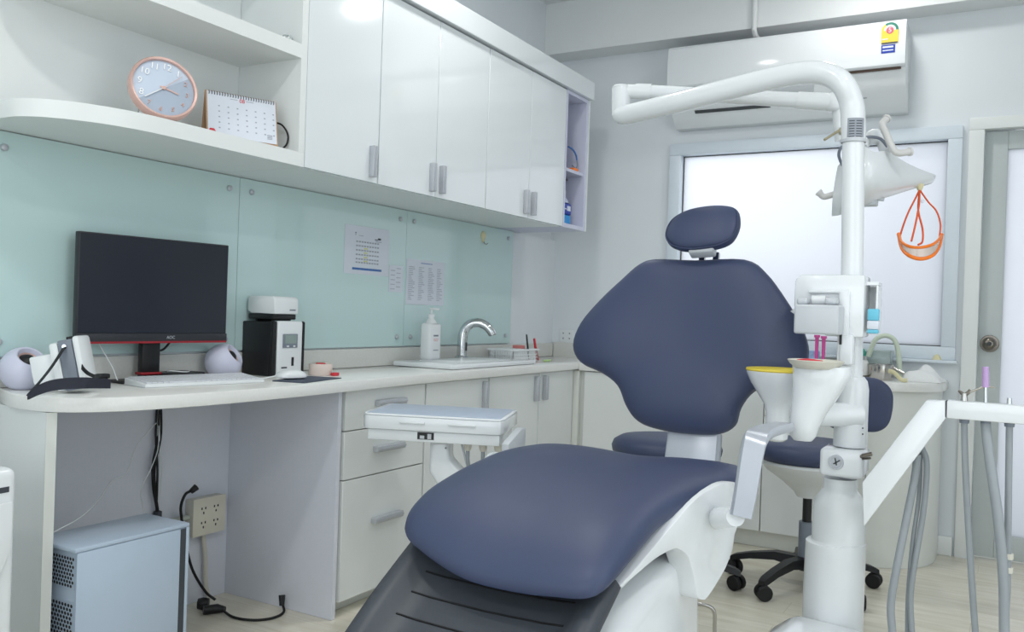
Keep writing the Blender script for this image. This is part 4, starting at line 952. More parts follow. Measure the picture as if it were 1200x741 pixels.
# collar block with round lock and lever
q0 = U(962, 524, 2.29); q1 = U(1012, 562, 2.29)
b = box(q0.x, q1.x, 2.275, 2.39, q1.z, q0.z, r=.01, seg=3); obj('collar', b, whiteg, unit)
q = U(980, 542, 2.275); b = BM(); lathe(b, [(0, .004), (.012, .004), (.013, .006), (.017, .006), (.018, .003), (.018, 0)], (q.x, 2.275, q.z), axis=(0, -1, 0), seg=28); lk = obj('round_lock', b, alu, unit)
b = BM()
for k in range(2): a = .6 + k * 1.2; bx(b, -.007, .011, -.0015, .0015, 0, .0015, M=frame((q.x, 2.2705, q.z), (math.cos(a), 0, math.sin(a)), (-math.sin(a), 0, math.cos(a)), (0, -1, 0)))
obj('lock_spokes', b, gap, lk, smooth=False)
b = BM(); tube(b, [U(1006, 537, 2.29), U(1012, 534, 2.27), U(1022, 532, 2.27)], .005, 8); tube(b, [U(1010, 538, 2.28), U(1020, 537, 2.27)], .003, 8); obj('lever', b, dsteel, unit)
# swivel housing: drum, elbow and cover
q0 = U(978, 450, 2.28); q1 = U(1013, 520, 2.28)
b = BM(); xc = (U(980, 500).x + U(1014, 500).x) / 2; lathe(b, [(0, U(996, 440).z), (.028, U(996, 441).z), (.036, U(996, 446).z), (.040, U(996, 456).z), (.040, U(996, 523).z), (0, U(996, 523).z)], (xc, UY, 0), seg=36); obj('swivel_housing', b, whiteg, unit)
b = BM(); tube(b, [U(945, 486, 2.26), U(1008, 486, 2.33)], .030, 24); obj('swivel_arm', b, whiteg, unit)
q = U(1012, 505, 2.33); b = BM()
for pyy in (502, 509): qq = U(1011, pyy, 2.31); lathe(b, [(0, .002), (.002, .001), (.002, 0)], qq, axis=(0, -1, 0), seg=8)
obj('screws', b, gap, unit)
# spittoon body: tapered jug and bowl
def taper(secs, name, m, parent, seg=32):
    """secs: (centre, rx, ry) ; smooth superellipse sections"""
    b = BM(); prev = None
    for c_, rx, ry in secs:
        r = []
        for k in range(seg):
            a = 2 * PI * k / seg; ca, sa = math.cos(a), math.sin(a); e_ = .8
            r.append(b.verts.new(Vector(c_) + Vector((rx * math.copysign(abs(ca) ** e_, ca), ry * math.copysign(abs(sa) ** e_, sa), 0))))
        if prev:
            for k in range(seg): b.faces.new((prev[k], prev[(k + 1) % seg], r[(k + 1) % seg], r[k]))
        else: b.faces.new(r)
        prev = r
    b.faces.new(prev[::-1]); return obj(name, b, m, parent)
def sec(xl, xr, py, y, ry): a = AY(xl, py, y); c_ = AY(xr, py, y); return (((a.x + c_.x) / 2, y, (a.z + c_.z) / 2), (c_.x - a.x) / 2, ry)
JY = 2.15
taper([sec(929, 998, 429, JY, .048), sec(930, 999, 437, JY, .052), sec(930, 990, 452, JY, .050), sec(929, 980, 468, JY, .046), sec(927, 968, 485, JY, .042), sec(926, 960, 500, JY, .038), sec(926, 957, 510, JY, .034), sec(930, 952, 516, JY, .022)], 'spittoon_body', whiteg, unit)
# bowl
bc = AY(913, 435, 2.25); zz = lambda py: AY(910, py, 2.25).z
b = BM(); prof = [(.018, zz(517)), (.026, zz(514)), (.028, zz(505)), (.028, zz(484)), (.034, zz(474)), (.050, zz(462)), (.068, zz(449)), (.0785, zz(438)), (.080, zz(435)), (.077, zz(434)), (.073, zz(438)), (.055, zz(449)), (.02, zz(456)), (0, zz(457))]
lathe(b, [(0, zz(517))] + prof, (bc.x, 2.25, 0), seg=48); bw = obj('spittoon_bowl', b, whiteg, unit)
b = BM(); lathe(b, [(.0795, zz(435.5)), (.0815, zz(434)), (.080, zz(432)), (.072, zz(433.5)), (.070, zz(437))], (bc.x, 2.25, 0), seg=48); obj('bowl_rim', b, yellow, bw)
b = BM(); lathe(b, [(.0282, zz(503)), (.029, zz(502)), (.0282, zz(501))], (bc.x, 2.25, 0), seg=40); obj('bowl_seam', b, lgrey, bw)
# white dish over the body with pink filler
dc = AY(956, 427, 2.13); b = BM(); lathe(b, [(0, dc.z - .012), (.045, dc.z - .010), (.058, dc.z), (.064, dc.z + .009), (.062, dc.z + .010), (.05, dc.z - .003), (0, dc.z - .006)], (dc.x, 2.13, 0), seg=36); ds = obj('instrument_dish', b, ivory, unit)
b = BM(); tube(b, smooth_path([(dc.x - .035, 2.10, dc.z + .007), (dc.x - .01, 2.085, dc.z + .010), (dc.x + .02, 2.10, dc.z + .007)], 6), .004, 8); obj('pink_rest', b, redp, ds)
# cup filler housing
HY = 2.27
def UB(x0, x1, y0_, y1_, ya, yb, r=.01, seg=3):
    a = AY(x0, (y0_ + y1_) / 2, ya); c_ = AY(x1, (y0_ + y1_) / 2, ya); t_ = AY((x0 + x1) / 2, y0_, ya); u_ = AY((x0 + x1) / 2, y1_, ya)
    return box(a.x, c_.x, ya, yb, u_.z, t_.z, r=r, seg=seg)
a = AY(931, 345, HY); c_ = AY(1013, 345, HY); zt_ = AY(970, 322, HY).z; zb_ = AY(970, 394, HY).z; zm = AY(970, 362, HY).z
b = BM(); P = [(a.x, zm), (a.x, zt_ - .018), (a.x + .005, zt_ - .006), (a.x + .018, zt_), (c_.x, zt_), (c_.x, zb_), (AY(966, 394, HY).x, zb_), (AY(966, 394, HY).x, zm)]
prism(b, P, 'y', HY, HY + .10, r=.005); obj('filler_housing', b, whiteg, unit)
P = [(AY(948, 340, HY).x, AY(948, 344, HY).z), (AY(948, 340, HY).x, AY(948, 340, HY).z), (AY(997, 340, HY).x, AY(997, 340, HY).z), (AY(997, 340, HY).x, AY(997, 425, HY).z), (AY(984, 340, HY).x, AY(984, 425, HY).z), (AY(984, 340, HY).x, AY(984, 344, HY).z)]
obj('raised_arm', prism(BM(), P, 'y', HY - .012, HY + .002, r=.004), whiteg, unit)
b = UB(930, 983, 357, 392, 2.185, 2.265, r=.006); obj('cup_block', b, lgrey, unit)
b = UB(933, 946, 349, 357, 2.20, 2.25, r=.006); qx = UB(966, 980, 349, 357, 2.20, 2.25, r=.006); me = bpy.data.meshes.new('t'); qx.to_mesh(me); qx.free(); b.from_mesh(me); bpy.data.meshes.remove(me); obj('cup_block_lugs', b, lgrey, unit)
b = BM(); tube(b, [AY(952, 352, 2.25), AY(968, 352, 2.25)], .012, 14); obj('nozzle_roll', b, white, unit)
b = BM(); q = AY(927, 365, 2.20); lathe(b, [(0, .014), (.010, 0), (0, 0)], (q.x + .012, 2.20, q.z), axis=(-1, 0, 0), seg=12); obj('tip', b, white, unit)
b = UB(983, 999, 392, 428, 2.255, 2.30, r=.005); obj('down_arm', b, whiteg, unit)
obj('sensor_eye', UB(983.5, 986.5, 391, 404, 2.2535, 2.2545, r=0), blackp, unit, smooth=False)
# side holder (open frame) with cyan pack
a = AY(1013, 345, HY + .02); c_ = AY(1029, 345, HY + .02)
b = box(a.x + .001, c_.x, HY + .02, HY + .10, AY(1020, 334, HY).z, AY(1020, 330, HY).z); bx(b, c_.x - .004, c_.x, HY + .02, HY + .10, AY(1020, 392, HY).z, AY(1020, 334.5, HY).z); bx(b, a.x + .001, c_.x - .0045, HY + .09, HY + .10, AY(1020, 392, HY).z, AY(1020, 334.5, HY).z)
obj('side_holder', b, whiteg, unit, smooth=False)
pk = thing('tissue_pack', 'cyan and white soft pack tucked in the side holder of the dental unit', 'pack', (c_.x - .012, HY + .03, AY(1020, 391, HY).z))
zl, zh = AY(1022, 391, HY).z, AY(1022, 362, HY).z
for nm, f0, f1, m_ in (('lower_band', 0, .16, cyan), ('white_band', .165, .52, paper), ('upper_band', .525, 1.0, cyan)):
    obj(nm, box(a.x + .010, c_.x + .006, HY + .005, HY + .018, zl + (zh - zl) * f0, zl + (zh - zl) * f1, r=.003), m_, pk)

# instrument rail
rail = thing('instrument_rail', 'white angled instrument rail with hanging grey hoses at the right of the unit', 'instrument rail', (2.3, 2.25, .6))
RY = 2.22
k1, k2, k3, k4, k5, k6 = (U(*p, RY) for p in ((1010, 566), (1085, 470), (1108, 470), (1108, 491), (1012, 618), (1000, 600)))
b = prism(BM(), [(v.x, v.z) for v in (k1, k2, k3, k4, k5)], 'y', RY, RY + .05, r=.004); obj('sloping_bar', b, whiteg, rail)
e0 = U(1109, 481, RY); zt_, zb_ = k3.z, k4.z; obj('rail_bar', box(e0.x, e0.x + .34, RY, RY + .05, zb_ + .001, zt_ + .001, r=.004), whiteg, rail)
obj('joint_seam', box(k3.x + .0003, e0.x - .0003, RY + .002, RY + .048, zb_ + .003, zt_ - .001), gap, rail, smooth=False)
def hs(pts, r, m=hose, y=RY + .03, name='hose'):
    b = BM(); P = smooth_path([U(a, c_, y + (d or 0)) for a, c_, d in pts], 6); P.append(P[-1] + (P[-1] - P[-2]).normalized() * .12); tube(b, P, r, 12); return obj(name, b, m, rail)
hs([(1130, 490, 0), (1131, 540, 0), (1135, 620, 0), (1140, 700, 0), (1143, 741, 0)], .0070)
hs([(1155, 497, 0), (1160, 540, -.03), (1170, 610, -.05), (1176, 680, -.05), (1177, 741, -.05)], .0105, name='suction_hose')
hs([(1183, 497, 0), (1182, 560, 0), (1181, 640, 0), (1180, 700, 0), (1176, 741, 0)], .0072)
hs([(1075, 533, .03), (1072, 560, .03), (1062, 610, .02), (1050, 670, .0), (1044, 710, 0), (1046, 745, 0)], .0090, name='suction_hose')
hs([(1080, 524, .05), (1086, 545, .05), (1082, 600, .05), (1072, 660, .04), (1067, 700, .04), (1069, 745, .04)], .0068)
hs([(1079, 526, .06), (1077, 580, .06), (1069, 640, .05), (1064, 700, .05), (1063, 745, .05)], .0050)
b = BM(); q = U(1155, 497, RY + .03)
for pxx in (1130, 1155, 1183): q = U(pxx, 497, RY + .03); lathe(b, [(0, -.012), (.010, -.010), (.011, 0), (0, 0)], (q.x, RY + .03, zb_ + .001), seg=14)
obj('hose_ferrules', b, mgrey, rail)
b = BM(); q = U(1181.5, 652, RY + .03); lathe(b, [(0, -.006), (.0105, -.006), (.0105, .006), (0, .006)], q, seg=14); q = U(1181, 668, RY + .03); lathe(b, [(0, -.006), (.0105, -.006), (.0105, .006), (0, .006)], q, seg=14); obj('hose_clips', b, ivory, rail)
# instruments standing in the rail
def RP(px, py): return U(px, py, RY + .025)
t = thing('suction_handpiece', 'steel suction holder with a purple tip standing in the rail', 'handpiece', RP(1155, 470), group='instruments standing in the rail')
b = BM(); tube(b, [Vector((RP(1155, 470).x, RY + .025, zt_ + .0015)), RP(1155, 454)], [.0045, .0035], 12); obj('stem', b, chrome, t)
b = BM(); tube(b, [RP(1155, 454), RP(1155, 430)], [.0075, .0068], 16); 
obj('purple_tip', b, purple, t)
b = BM(); tube(b, smooth_path([RP(1136, 460), RP(1146, 456), RP(1155, 453), RP(1166, 454)], 4), .0028, 8); obj('cross_lever', b, steel, t)
t = thing('syringe_handpiece', 'steel forked handpiece standing at the left end of the rail', 'handpiece', RP(1130, 470), group='instruments standing in the rail')
b = BM(); tube(b, [Vector((RP(1130, 470).x, RY + .025, zt_ + .0015)), RP(1130, 461)], [.008, .006], 12); obj('stem', b, steel, t)
b = BM(); tube(b, [RP(1130, 464), RP(1126, 460), RP(1123, 458)], [.005, .002], 8); tube(b, [RP(1130, 464), RP(1135, 460), RP(1137, 457)], [.005, .003], 8); obj('fork', b, dsteel, t)
b = BM(); tube(b, [Vector((RP(1183, 470).x, RY + .025, zt_ + .0015)), RP(1183, 466.5)], [.0055, .0045], 12); tag(obj('short_handpiece', b, chrome), 'short chrome stub in the rail at its right end', 'handpiece', 'instruments standing in the rail')

# ================================================================== OPERATING LAMP
lamp = thing('operating_lamp', 'white articulated operating lamp arching over the patient chair', 'dental lamp', (PXc, UY, 1.55))
P3 = [Vector((U(1000, 166).x, UY, U(1000, 166).z)), U(1000, 150), U(998, 122), D(988, 99, 2.21), D(968, 87, 2.24), D(940, 85.5, 2.28), D(900, 93, 2.34), D(850, 105.5, 2.42), D(790, 121, 2.53), D(738, 133.5, 2.66), D(728, 134, 2.70)]
b = BM(); tube(b, smooth_path(P3, 6), [.0300] * 1, 26) if False else tube(b, smooth_path(P3, 6), .0295, 26); obj('main_arm', b, whiteg, lamp)
b = BM(); lathe(b, [(.029, -.004), (.031, -.003), (.031, .004), (.029, .005)], P3[0], seg=28); obj('collar_ring', b, lgrey, lamp)
b = BM(); tube(b, [D(728, 136, 2.70), D(728, 103, 2.70)], .0285, 24); lathe(b, [(.0285, 0), (.025, .006), (0, .008)], D(728, 103, 2.70), seg=24); obj('elbow', b, whiteg, lamp)
b = BM(); tube(b, [D(729, 107, 2.70), D(762, 107.5, 2.68)], .0215, 22); tube(b, [D(745, 107, 2.69), D(763, 107.6, 2.68)], .0235, 22); obj('arm_sleeve', b, white, lamp)
A0, A1 = D(762, 107.5, 2.68), D(978, 120, 2.46); b = BM(); tube(b, [A0, A1], [.0205, .0225], 22); obj('spring_arm', b, whiteg, lamp)
b = BM(); tube(b, [D(935, 117.5, 2.50), D(977, 120, 2.46)], .0245, 22); obj('arm_end_sleeve', b, white, lamp)
b = BM(); lathe(b, [(0, .027), (.018, .025), (.025, .018), (.0275, 0), (.025, -.018), (.018, -.025), (0, -.027)], D(978, 120, 2.46), axis=(0, 0, 1), seg=24); tube(b, [D(984, 122, 2.46), D(986, 165, 2.46)], [.022, .0175], 20); obj('head_joint', b, whiteg, lamp)
b = BM()
for p in ((950, 112, 2.475), (960, 126, 2.468)): lathe(b, [(0, .002), (.003, .001), (.003, 0)], D(*p) + (-FW) * .0, axis=-FW, seg=10)
obj('arm_screws', b, gap, lamp)
b = BM(); tube(b, [D(985, 152, 2.44), D(966, 164, 2.42)], .0035, 8); lathe(b, [(0, .008), (.010, .006), (.012, 0), (0, 0)], D(986, 154, 2.445), axis=(-1, -.4, 0), seg=14); obj('bronze_rod', b, mat('bronze_rod', (176, 168, 140), .4, metal=.5), lamp)
# data label on the main arm
lc = U(1000, 154); b = BM()
a0_, a1_ = math.radians(-90 - 20), math.radians(-90 + 62); prev = None
for k in range(13):
    a = a0_ + (a1_ - a0_) * k / 12; r = [b.verts.new((lc.x + .0301 * math.cos(a), UY + .0301 * math.sin(a), z)) for z in (U(1000, 166).z + .006, U(1000, 141).z)]
    if prev: b.faces.new((prev[0], r[0], r[1], prev[1]))
    prev = r
lb = obj('data_label', b, mat('grey_label', (150, 156, 164), .5, noise=.02), lamp, fix=False)
b = BM()
for j in range(7):
    z = U(1000, 163).z + j * .0065
    for s0, s1 in ((-.9, -.2), (0, .8)):
        r = []
        aa0 = math.radians(-90 + 21 + s0 * 36); aa1 = math.radians(-90 + 21 + s1 * 36)
        for k in range(4): a = aa0 + (aa1 - aa0) * k / 3; r.append((b.verts.new((lc.x + .0304 * math.cos(a), UY + .0304 * math.sin(a), z)), b.verts.new((lc.x + .0304 * math.cos(a), UY + .0304 * math.sin(a), z + .002))))
        for p_, q_ in zip(r, r[1:]): b.faces.new((p_[0], q_[0], q_[1], p_[1]))
obj('print', b, inkd, lb, fix=False)
# head shell: winged, bulging toward the viewer in its middle
top = [(984, 192, 2.52), (992, 184, 2.46), (1003, 177, 2.40), (1014, 172, 2.37), (1024, 178, 2.36), (1036, 177, 2.38), (1048, 182, 2.42), (1063, 191, 2.47), (1080, 199, 2.52), (1097, 205, 2.58)]
bot = [(977, 251, 2.50), (985, 250, 2.46), (996, 246, 2.44), (1008, 241, 2.43), (1019, 237, 2.42), (1030, 232, 2.42), (1043, 228.5, 2.44), (1060, 223, 2.48), (1077, 218, 2.53), (1094, 213, 2.585)]
mid = [(979, 222, 2.47), (989, 218, 2.41), (1001, 214, 2.36), (1013, 210, 2.34), (1024, 209, 2.34), (1035, 208, 2.36), (1047, 208, 2.395), (1062, 209, 2.45), (1079, 210, 2.51), (1096, 209, 2.575)]
def curve3(L): return smooth_path([D(*p) for p in L], 4)
Tt, Mm, Bb = curve3(top), curve3(mid), curve3(bot)
b = BM(); G = []
for a, m_, c_ in zip(Tt, Mm, Bb):
    col = []
    for k in range(9):
        s = k / 8; col.append(a * ((1 - s) * (1 - 2 * s)) + m_ * (4 * s * (1 - s)) + c_ * (s * (2 * s - 1)))
    G.append(col)
off = FW * .022 + Vector((0, 0, -.006))
fv = [[b.verts.new(p) for p in col] for col in G]; nb = len(G)
bv = [[b.verts.new(p + off * (1 if 0 < i < nb - 1 and 0 < k < 8 else .7)) for k, p in enumerate(col)] for i, col in enumerate(G)]
for i in range(nb - 1):
    for k in range(8):
        b.faces.new((fv[i][k], fv[i + 1][k], fv[i + 1][k + 1], fv[i][k + 1])); b.faces.new((bv[i][k], bv[i][k + 1], bv[i + 1][k + 1], bv[i + 1][k]))
for i in range(nb - 1):
    b.faces.new((fv[i][0], bv[i][0], bv[i + 1][0], fv[i + 1][0])); b.faces.new((fv[i][8], fv[i + 1][8], bv[i + 1][8], bv[i][8]))
for k in range(8):
    b.faces.new((fv[0][k], fv[0][k + 1], bv[0][k + 1], bv[0][k])); b.faces.new((fv[-1][k], bv[-1][k], bv[-1][k + 1], fv[-1][k + 1]))
obj('lamp_head', b, whiteg, lamp, angle=50)
b = BM(); tube(b, smooth_path([D(1012, 176, 2.42), D(1014, 166, 2.44), D(1024, 160, 2.46), D(1035, 164, 2.46), D(1040, 178, 2.44)], 5), .022, 16, flat=.6); obj('head_yoke', b, white, lamp)
b = bx(BM(), -.012, .012, -.006, .006, -.006, .006, r=.003, M=Matrix.Translation(D(1031, 233, 2.44)) @ Matrix.Rotation(.2, 4, 'Y')); bx(b, -.03, .02, -.03, .01, -.01, .008, r=.004, M=Matrix.Translation(D(1020, 238, 2.46))); obj('switch_block', b, lgrey, lamp)
def handle(L, r, end_r):
    b = BM(); P = smooth_path([D(*p) for p in L], 6); tube(b, P, r, 14)
    for q, d_ in ((P[-1], P[-1] - P[-2]), (P[0], P[0] - P[1])): lathe(b, [(0, -.004), (end_r, -.003), (end_r, .004), (0, .005)], q, axis=d_, seg=16)
    return obj('handle', b, ivory if r > 1 else mat('warm_grey_grip', (206, 206, 204), .4, noise=.01) if 'warm_grey_grip' not in MATS else MATS['warm_grey_grip'], lamp)
handle([(1039, 139, 2.40), (1034, 146, 2.39), (1039, 158, 2.38), (1044, 170, 2.37), (1051, 179, 2.36), (1066, 178, 2.37)], .0095, .0115)
handle([(960, 226, 2.50), (965, 230.5, 2.50), (973, 229, 2.50), (984, 225, 2.49)], .0088, .0105)
b = BM(); tube(b, smooth_path([D(1008, 162, 2.43), D(1020, 160.5, 2.42), D(1032, 163, 2.41), D(1040, 172, 2.40)], 6), .0042, 10); tube(b, smooth_path([D(996, 167, 2.45), D(986, 173, 2.45), D(983, 182, 2.46), D(987, 194, 2.47)], 6), .0042, 10); obj('cable', b, mgrey, lamp)
hk = D(1078, 216, 2.53); b = BM(); tube(b, [hk, hk + Vector((0, 0, -.018))], [.012, .006], 14); obj('hook', b, paley, lamp)

# goggles hanging from the lamp
hk2 = hk + Vector((0, 0, -.016))
gg = thing('safety_goggles', 'orange safety goggles hanging by an orange strap from the lamp head', 'goggles', hk2)
GD = 2.50
def G_(px, py, d=GD): return D(px, py, d)
b = BM(); tube(b, smooth_path([hk2, G_(1072, 234), G_(1064, 250), G_(1058, 266), G_(1055, 276)], 5), .0026, 6); tube(b, smooth_path([hk2, G_(1088, 237), G_(1097, 247), G_(1102, 262), G_(1101, 278)], 5), .0026, 6)
tube(b, smooth_path([hk2, G_(1077, 240, 2.48), G_(1073, 262, 2.47), G_(1068, 283, 2.46)], 5), .0030, 6); tube(b, smooth_path([hk2, G_(1076, 246, 2.49), G_(1081, 268, 2.48), G_(1081, 283, 2.47), G_(1076, 287, 2.46)], 5), .0030, 6)
obj('strap', b, oranges, gg)
b = BM(); lathe(b, [(0, .004), (.005, .003), (.005, 0)], G_(1081, 236, 2.49), axis=-FW, seg=10); obj('strap_slider', b, paper, gg)
upper = [(1053, 274, 2.50), (1056, 283, 2.46), (1066, 289, 2.42), (1079, 290, 2.41), (1092, 287, 2.42), (1100, 281, 2.46), (1103.5, 275, 2.50)]
lower = [(1053, 274, 2.50), (1057, 291, 2.46), (1066, 300, 2.42), (1079, 303.5, 2.41), (1092, 300, 2.42), (1100, 290, 2.46), (1103.5, 275, 2.50)]
b = BM(); tube(b, smooth_path([D(*p) for p in upper], 6), .0042, 10); tube(b, smooth_path([D(*p) for p in lower], 6), .0052, 10); obj('frame', b, orange, gg)
b = BM(); uu, ll = smooth_path([D(*p) for p in upper], 4), smooth_path([D(*p) for p in lower], 4); 
for i in range(len(uu) - 1):
    q_ = [uu[i], uu[i + 1], ll[i + 1], ll[i]]
    if (q_[0] - q_[3]).length < 1e-5: b.faces.new([b.verts.new(v) for v in q_[:3]])
    elif (q_[1] - q_[2]).length < 1e-5: b.faces.new([b.verts.new(v) for v in (q_[0], q_[1], q_[3])])
    else: b.faces.new([b.verts.new(v) for v in q_])
bmesh.ops.remove_doubles(b, verts=b.verts[:], dist=1e-5); ex = bmesh.ops.solidify(b, geom=b.faces[:], thickness=.001)
obj('lens', b, mat('amber_clear_lens', (240, 226, 214), .15, trans=.6, noise=0), gg)

# ================================================================== DELIVERY TRAY TABLE
TD = 2.72
ta = math.radians(16.7)
TF = D(423, 486, TD); z_t = TF.z
tb = AZ(590, 495, z_t); tu = Vector((tb.x - TF.x, tb.y - TF.y, 0)); tw = tu.length; tu.normalize(); tv = Vector((-tu.y, tu.x, 0))
td = .30
TM = frame((TF.x, TF.y, z_t), tu, tv, (0, 0, 1))
tray = thing('instrument_table', 'white doctor instrument table with a blue grey tray mat between counter and chair', 'instrument table', (TF + tu * tw / 2 + tv * td / 2) * 1.0)
def tbx(*a, bm=None, **k): return bx(bm or BM(), *a, M=TM, **k)
P = [(0, .03), (.012, .006), (.03, 0), (tw - .03, 0), (tw - .008, .008), (tw, .03), (tw, td - .01), (tw - .01, td), (.01, td), (0, td - .01)]
obj('table_top', prism(BM(), P, 'z', -.042, 0, r=.004, M=TM), whiteg, tray)
b = prism(BM(), [(.002, .03), (.012, .007), (.03, .001), (tw - .03, .001), (tw - .009, .009), (tw - .001, .03), (tw - .001, td - .011), (tw - .011, td - .001), (.011, td - .001), (.001, td - .011)], 'z', .0003, .006, r=.002, M=TM); obj('rim', b, mat('bright_rim', (238, 242, 246), .2, noise=.005), tray)
obj('tray_mat', tbx(.016, tw - .012, .014, td - .012, .0062, .0078, r=.001), mat('blue_grey_mat', (178, 190, 208), .4, noise=.01), tray)
obj('grip', tbx(.125, .205, -.006, .001, -.020, -.013, r=.002), white, tray); obj('grip', tbx(tw - .17, tw - .085, -.006, .001, -.020, -.013, r=.002), white, tray)
obj('lower_box', tbx(.02, tw - .012, .012, td - .04, -.077, -.0425, r=.004), white, tray)
obj('display_window', tbx(tw * .40, tw * .40 + .052, .0105, .0119, -.068, -.046), blackp, tray, smooth=False)
b = tbx(tw * .40 + .008, tw * .40 + .022, .0095, .0104, -.066, -.056); tbx(tw * .40 + .032, tw * .40 + .044, .0095, .0104, -.066, -.050, bm=b); obj('display_light', b, alu, tray, smooth=False)
# side control panel
b = prism(BM(), [(0, -.075), (0, -.045), (.10, .0 - .01), (.13, -.012), (.13, -.085), (.02, -.11)], 'x', tw - .005, tw + .018, r=.003, M=TM @ Matrix.Translation((.03, .02, -.006)) @ Matrix.Rotation(-.25, 4, 'Z')); obj('side_control', b, lgrey, tray)
b = BM(); lathe(b, [(0, .002), (.008, .0015), (.008, 0)], (0, 0, 0), axis=(1, 0, 0), seg=14); bmesh.ops.transform(b, matrix=TM @ Matrix.Translation((tw + .048, .085, -.045)), verts=b.verts[:]); obj('control_knob', b, blackp, tray)
# support arm going down and to the right
b = prism(BM(), [(0, 0), (.062, 0), (.062, -.055), (.17, -.16), (.16, -.26), (.10, -.24), (.0, -.10)], 'y', .06, .14, r=.012, seg=3, M=TM @ Matrix.Translation((tw * .46, .0, -.0775))); obj('support_arm', b, whiteg, tray)
b = BM(); lathe(b, [(0, .002), (.003, .001), (.003, 0)], (0, 0, 0), axis=(0, -1, 0), seg=10); bmesh.ops.transform(b, matrix=TM @ Matrix.Translation((tw * .46 + .053, .058, -.098)), verts=b.verts[:]); obj('arm_screw', b, mgrey, tray)
for k in range(3):
    b = BM(); x_ = tw * .73 + k * .048
    lathe(b, [(0, 0), (.013, 0), (.012, -.018), (.008, -.026), (0, -.026)], (0, 0, 0), seg=16); bmesh.ops.transform(b, matrix=TM @ Matrix.Translation((x_, .07, -.0775)), verts=b.verts[:]); hd = obj('handpiece_socket', b, ivory, tray)
    b = BM(); tube(b, smooth_path([TM @ Vector(p) for p in ((x_, .07, -.1035), (x_ + .004, .07, -.15), (x_ + .03, .09, -.22), (x_ + .07, .12, -.27))], 5), .006, 10); obj('hose', b, hose, tray)
b = BM(); tube(b, smooth_path([TM @ Vector(p) for p in ((tw * .68, .075, -.0775), (tw * .70, .075, -.11), (tw * .74, .08, -.17), (tw * .80, .09, -.24))], 5), .004, 8); obj('hose', b, lgrey, tray)
b = BM(); q0 = TM @ Vector((tw * .46 + .12, .10, -.30)); tube(b, smooth_path([q0, Vector((1.20, 2.22, .38)), Vector((1.35, 2.2, .20)), Vector((1.46, 2.18, .10))], 6), .035, 16); obj('lower_arm', b, whiteg, tray)

# ================================================================== STOOLS
def stool(label, x, y, rz, back=True):
    t = thing('rolling_stool', label, 'stool', (x, y, 0), 0, 'navy rolling stools')
    b = BM(); lathe(b, [(0, .595), (.12, .595), (.185, .588), (.212, .572), (.220, .552), (.216, .530), (.200, .516), (0, .512)], (x, y, 0), seg=48); obj('seat', b, navy, t)
    b = BM(); lathe(b, [(0, .5118), (.190, .5118), (.192, .500), (.165, .470), (.10, .425), (.055, .385), (.042, .365), (0, .365)], (x, y, 0), seg=40); obj('seat_shell', b, white, t)
    b = BM(); lathe(b, [(.018, .3649), (.018, .26), (0, .26)], (x, y, 0), seg=20); obj('piston', b, blackp, t)
    b = BM(); lathe(b, [(0, .265), (.030, .265), (.030, .10), (0, .10)], (x, y, 0), seg=20); obj('gas_lift', b, mgrey, t)
    b = BM(); lathe(b, [(0, .125), (.040, .125), (.045, .11), (.045, .075), (.03, .07), (0, .07)], (x, y, 0), seg=20); obj('base_hub', b, blackp, t)
    for k in range(5):
        a = rz + k * 2 * PI / 5; d = Vector((math.cos(a), math.sin(a), 0)); n_ = Vector((-d.y, d.x, 0)); c_ = Vector((x, y, 0)); b = BM(); prev = None
        for s, z_, w_, h_ in ((.035, .10, .026, .024), (.12, .108, .024, .018), (.22, .092, .021, .014), (.285, .074, .020, .013), (.305, .066, .016, .010)):
            r = [b.verts.new(c_ + d * s + n_ * (w_ * i) + Vector((0, 0, z_ + h_ * j))) for i, j in ((-1, -.8), (-.8, 1), (.8, 1), (1, -.8))]
            if prev:
                for q in range(4): b.faces.new((prev[q], prev[(q + 1) % 4], r[(q + 1) % 4], r[q]))
            else: b.faces.new(r)
            prev = r
        b.faces.new(prev[::-1]); lg_ = obj('base_leg', b, blackp, t)
        cc_ = c_ + d * .290; b = BM()
        ax = Vector((math.cos(a + .9), math.sin(a + .9), 0))
        for s in (-1, 1): lathe(b, [(0, -.010), (.026, -.010), (.030, -.006), (.030, .006), (.026, .010), (0, .010)], cc_ + ax * (.017 * s) + Vector((0, 0, .0305)), axis=ax, seg=20)
        bx(b, cc_.x - .008, cc_.x + .008, cc_.y - .008, cc_.y + .008, .022, .062, r=.002); obj('caster', b, blackr, lg_)
    return t
s1 = stool('navy blue rolling stool with curved backrest behind the dental unit column', 1.80, 3.68, math.radians(250))
# curved backrest pad on an arm
q = D(1003, 474, 3.30)
bn = Vector((math.cos(math.radians(28)), math.sin(math.radians(28)), 0)).normalized()
BQ = facing((q.x, q.y, q.z), (.12, -1, 0))
def cwarp(co): return (co.x, co.y, co.z + 1.2 * co.x * co.x)
obj('backrest', pad([(-.12, -.05), (-.125, .05), (-.08, .098), (0, .105), (.08, .098), (.125, .05), (.12, -.05), (.08, -.095), (0, -.100), (-.08, -.095)], BQ, .026, .024, n=80, p=2.8, warp=cwarp), navy, s1)
b = BM(); tube(b, smooth_path([(1.86, 3.62, .500), (1.97, 3.56, .495), (q.x + .03, q.y + .09, .54), (q.x + .02, q.y + .07, .62), (q.x, q.y + .035, q.z - .03)], 6), .010, 12); obj('backrest_arm', b, blackp, s1)
c = D(781, 530, 3.52)
stool('navy blue rolling stool mostly hidden behind the dental chair', c.x, c.y, math.radians(20))

